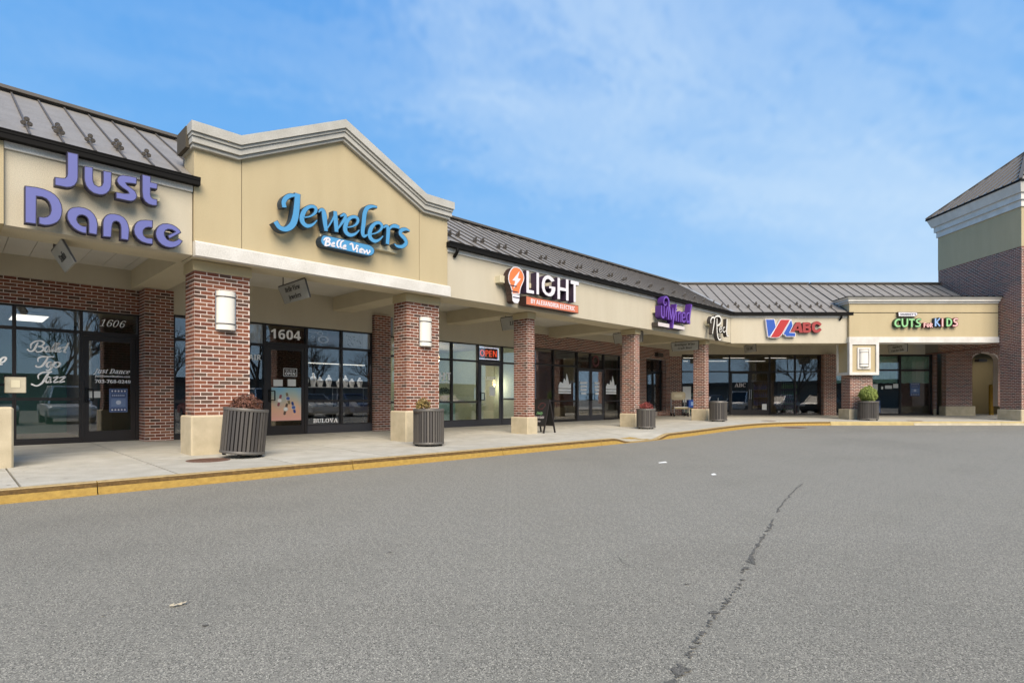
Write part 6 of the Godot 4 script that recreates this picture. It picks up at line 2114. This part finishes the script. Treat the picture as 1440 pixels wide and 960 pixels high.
# ---------------------------------------------------------------- the lot behind the camera, seen only in the glass
func car_mesh_parts(o: Node3D, paint: Material, tall: float) -> void:
	var L := 2.3
	var lower := [[-L, 0.42], [-L + 0.05, 0.8], [-1.5, 0.92], [1.0, 0.98], [L - 0.15, 0.98 if tall > 0 else 0.9], [L, 0.7], [L - 0.05, 0.32], [-L + 0.1, 0.28]]
	var p := PackedVector2Array()
	for e in lower:
		p.append(Vector2(e[0], e[1]))
	var s := S()
	prism(s, s, p, -0.78, 0.78, Vector3.ZERO, true)
	var q := Geometry2D.offset_polygon(p, -0.07)
	prism(s, s, q[0], -0.9, 0.9, Vector3.ZERO, true)
	fin(o, "body", s, paint)
	var roof := [[-1.35, 0.92], [-0.55, 1.42 + tall], [1.2, 1.45 + tall], [2.0 if tall > 0 else 1.7, 0.95]]
	s = S()
	var k := S()
	var c := []
	for e in roof:
		c.append(Vector3(e[0], e[1], 0.8 - (e[1] - 0.92) * 0.3))
	for sg in [-1.0, 1.0]:
		var v := []
		for e in c:
			v.append(Vector3(e.x, e.y, e.z * sg))
		oquad(s, Vector3(0, 1, 0), v[0], v[1], v[2], v[3])
	for i in 3:
		var a: Vector3 = c[i]
		var b: Vector3 = c[i + 1]
		oquad(k if i == 1 else s, Vector3(0, 1, 0), a, b, Vector3(b.x, b.y, -b.z), Vector3(a.x, a.y, -a.z))
	fin(o, "window_glass", s, M.car_glass)
	var rf := S()
	cbox(rf, Vector3(-0.6, 1.4 + tall, -0.62), Vector3(1.25, 1.48 + tall, 0.62), 0.03)
	fin(o, "roof", rf, paint)
	var pl := S()
	for sg in [-1.0, 1.0]:
		for i in [[0, 1], [2, 3]]:
			var a: Vector3 = c[i[0]]
			var b: Vector3 = c[i[1]]
			bar(pl, Vector3(a.x, a.y, a.z * sg), Vector3(b.x, b.y, b.z * sg), 0.07, 0.07)
		bar(pl, Vector3(0.3, 0.95, 0.79 * sg), Vector3(0.3, 1.42 + tall, 0.64 * sg), 0.07, 0.05)
	fin(o, "pillar", pl, paint)
	for x in [-1.42, 1.38]:
		for sg in [-1.0, 1.0]:
			var w := S()
			tube(w, Vector3(x, 0.33, sg * 0.68), Vector3(x, 0.33, sg * 0.91), 0.33, 0.33, 20)
			var wn := fin(o, "wheel", w, M.handle)
			w = S()
			for j in 5:
				var a := TAU * j / 5
				bar(w, Vector3(x, 0.33, sg * 0.92), Vector3(x + cos(a) * 0.24, 0.33 + sin(a) * 0.24, sg * 0.92), 0.06, 0.02, Vector3.BACK)
			fin(wn, "rim", w, M.steel)
	for sg in [-1.0, 1.0]:
		var h := S()
		cbox(h, Vector3(-L - 0.01, 0.62, sg * 0.68 - 0.2), Vector3(-L + 0.2, 0.76, sg * 0.68 + 0.2), 0.03)
		fin(o, "headlight", h, M.lamp_white)

func build_lot_things() -> void:
	var paints := [["white", c8(226, 226, 224)], ["silver", c8(160, 164, 166)], ["black", c8(26, 26, 28)], ["dark red", c8(120, 24, 26)], ["grey", c8(92, 96, 100)], ["blue", c8(44, 72, 118)]]
	var protos := []
	for k in paints.size():
		var m := mat("paint_%d" % k, paints[k][1], 0.25, 0.2)
		m.clearcoat_enabled = true
		m.clearcoat = 0.8
	var places := ["first", "second", "third", "fourth", "fifth", "sixth", "seventh", "eighth", "ninth", "tenth", "eleventh", "twelfth", "thirteenth"]
	for k in 13:
		var u := -7.5 + k * 2.95 + rng.randf_range(-0.15, 0.15)
		var q := -4.6 + rng.randf_range(-0.2, 0.2)
		var c: int = [0, 2, 1, 4, 0, 1, 3, 0, 1, 5, 0, 1, 2][k]
		var tall := 0.3 if k % 3 == 1 else 0.0
		var o := thing("parked_car", LW(u, lot_y(0, -4), q, -PI / 2), "%s %s parked outside the view, %s of the row facing the shops" % [paints[c][0], "tall car" if tall > 0 else "low car", places[k]], "car", "cars parked facing the shops")
		car_mesh_parts(o, M["paint_%d" % c], tall)
	# lamp post and bare trees beyond
	var o := thing("lot_lamp_post", LW(6.0, -1.15, -16.0), "tall twin-headed lamp post beyond the parked cars", "lamp post")
	var s := S()
	tube(s, Vector3.ZERO, Vector3(0, 7.5, 0), 0.11, 0.07, 10)
	fin(o, "pole", s, M.bronze)
	for sg in [-1.0, 1.0]:
		s = S()
		cbox(s, Vector3(minf(0.1 * sg, 1.2 * sg), 7.45, -0.18), Vector3(maxf(0.1 * sg, 1.2 * sg), 7.6, 0.18), 0.03)
		fin(o, "lamp_head", s, M.bronze)
	var tree := S()
	twig(tree, Vector3.ZERO, Vector3.UP, 4.2, 0.22, 0)
	var tm := tree.commit()
	for k in 9:
		o = thing("bare_tree", LW(-26.0 + k * 8.5 + rng.randf_range(-2, 2), -1.2, -34.0 - rng.randf_range(0, 8), rng.randf() * 6.0), "bare winter tree beyond the parked cars, %s of the row" % places[k], "tree", "bare trees beyond the lot")
		add(o, "trunk", tm, M.bark, Transform3D(Basis.from_scale(Vector3.ONE * rng.randf_range(0.8, 1.2)), Vector3.ZERO))
	o = thing("low_store", LW(16.0, -1.2, -52.0), "low brown store building across the lot", "building")
	s = S()
	box(s, Vector3(-45, 0, -6), Vector3(50, 3.2, 6))
	fin(o, "wall", s, M.room_wall)
	s = S()
	box(s, Vector3(-45.5, 3.2, -6.5), Vector3(50.5, 3.8, 6.5))
	fin(o, "roof", s, M.roof_seam)

func twig(s: SurfaceTool, a: Vector3, d: Vector3, l: float, r: float, depth: int) -> void:
	var b := a + d * l
	tube(s, a, b, r, r * 0.65, 6 if depth < 3 else 4, false)
	if depth >= 5:
		return
	var n := 4 if depth < 3 else 3
	for k in n:
		var side := d.cross(Vector3(rng.randfn(), rng.randfn(), rng.randfn())).normalized()
		var e := (d * rng.randf_range(0.7, 1.2) + side * rng.randf_range(0.4, 0.9) + Vector3(0, 0.15, 0)).normalized()
		twig(s, a.lerp(b, rng.randf_range(0.6, 1.0)) if k else b, e, l * rng.randf_range(0.55, 0.78), r * 0.6, depth + 1)

# ---------------------------------------------------------------- sky
func sky_panorama() -> ImageTexture:
	var w := 1024
	var h := 512
	var im := Image.create(w, h, false, Image.FORMAT_RGBF)
	var n := FastNoiseLite.new()
	n.noise_type = FastNoiseLite.TYPE_SIMPLEX_SMOOTH
	n.fractal_octaves = 6
	n.fractal_gain = 0.5
	n.frequency = 0.55
	n.seed = 12
	n.domain_warp_enabled = true
	n.domain_warp_amplitude = 0.8
	n.domain_warp_frequency = 0.5
	var n2 := FastNoiseLite.new()
	n2.frequency = 0.22
	n2.fractal_octaves = 3
	n2.seed = 31
	for j in h:
		var el := (0.5 - (j + 0.5) / h) * PI
		var y := sin(el)
		var t := clampf(y, 0.0, 1.0)
		var base := SKY_LOW.lerp(SKY_MID, smoothstep(0.0, 0.38, t)).lerp(SKY_TOP, smoothstep(0.25, 0.72, t))
		for i in w:
			var az := ((i + 0.5) / w - 0.5) * TAU
			var c := base
			if y > 0.0:
				var x := sin(az) * cos(el)
				var z := -cos(az) * cos(el)
				var px := -x / (t + 0.22)
				var pz := z / (t + 0.22)
				var f := n.get_noise_3d(px * 0.55 + pz * 0.5, pz * 1.5 - px * 0.5, 3.0)
				var g := n2.get_noise_3d(px * 1.1, pz * 1.1, 9.0)
				var cloud := smoothstep(-0.35, 0.75, f * 0.8 + 0.7 * g + 0.08)
				c = c.lerp(SKY_CLOUD, cloud * 0.7 * smoothstep(0.0, 0.2, t))
			im.set_pixel(i, j, c)
	return ImageTexture.create_from_image(im)

const SKY_LOW := Color(0.1195, 0.1756, 0.2317)
const SKY_MID := Color(0.0451, 0.1134, 0.2146)
const SKY_TOP := Color(0.0146, 0.0732, 0.1902)
const SKY_CLOUD := Color(0.1659, 0.2024, 0.2366)

func _ready() -> void:
	rng.seed = 20
	# camera: a 20 mm lens held level and shifted up, a little over a metre above the parking lot
	var cam := Camera3D.new()
	cam.name = "camera"
	cam.projection = Camera3D.PROJECTION_FRUSTUM
	cam.near = 0.1
	cam.far = 1500.0
	cam.size = 0.1 * 960.0 / 798.0
	cam.frustum_offset = Vector2(0.0, 0.1 * 81.0 / 798.0)
	cam.position = Vector3(0, EYE, 0)
	add_child(cam)
	cam.current = true
	# sky, sun behind thin cloud, exposure
	var env := Environment.new()
	env.background_mode = Environment.BG_SKY
	var sky := Sky.new()
	var sm := PanoramaSkyMaterial.new()
	sm.panorama = sky_panorama()
	sky.sky_material = sm
	env.sky = sky
	env.tonemap_mode = Environment.TONE_MAPPER_LINEAR
	env.tonemap_exposure = 4.25
	env.sdfgi_enabled = true
	env.ssao_enabled = true
	env.ssil_enabled = true
	var we := WorldEnvironment.new()
	we.name = "environment"
	we.environment = env
	add_child(we)
	var sun := DirectionalLight3D.new()
	sun.name = "sun"
	sun.light_energy = 0.45
	sun.light_color = Color(1.0, 0.94, 0.86)
	sun.light_angular_distance = 45.0
	sun.shadow_enabled = true
	add_child(sun)
	sun.look_at_from_position(Vector3(0.22, 0.8, 0.9), Vector3.ZERO)

	make_materials()
	glow("tube_glow", Color(1.0, 0.98, 0.92), 0.5)
	glow("bulb_glow", Color(1.0, 0.85, 0.6), 0.8)
	glow("neon_red", Color(1.0, 0.36, 0.22), 0.3)
	glow("neon_white", Color(0.9, 0.92, 1.0), 0.35)
	mat("car_glass", c8(22, 26, 28), 0.08, 0.0)

	build_ground()
	dance_studio()
	jewelry_shop()
	long_arcade()
	corner_shop()
	kids_salon()
	tower()
	build_signs()
	build_street_things()
	build_lot_things()
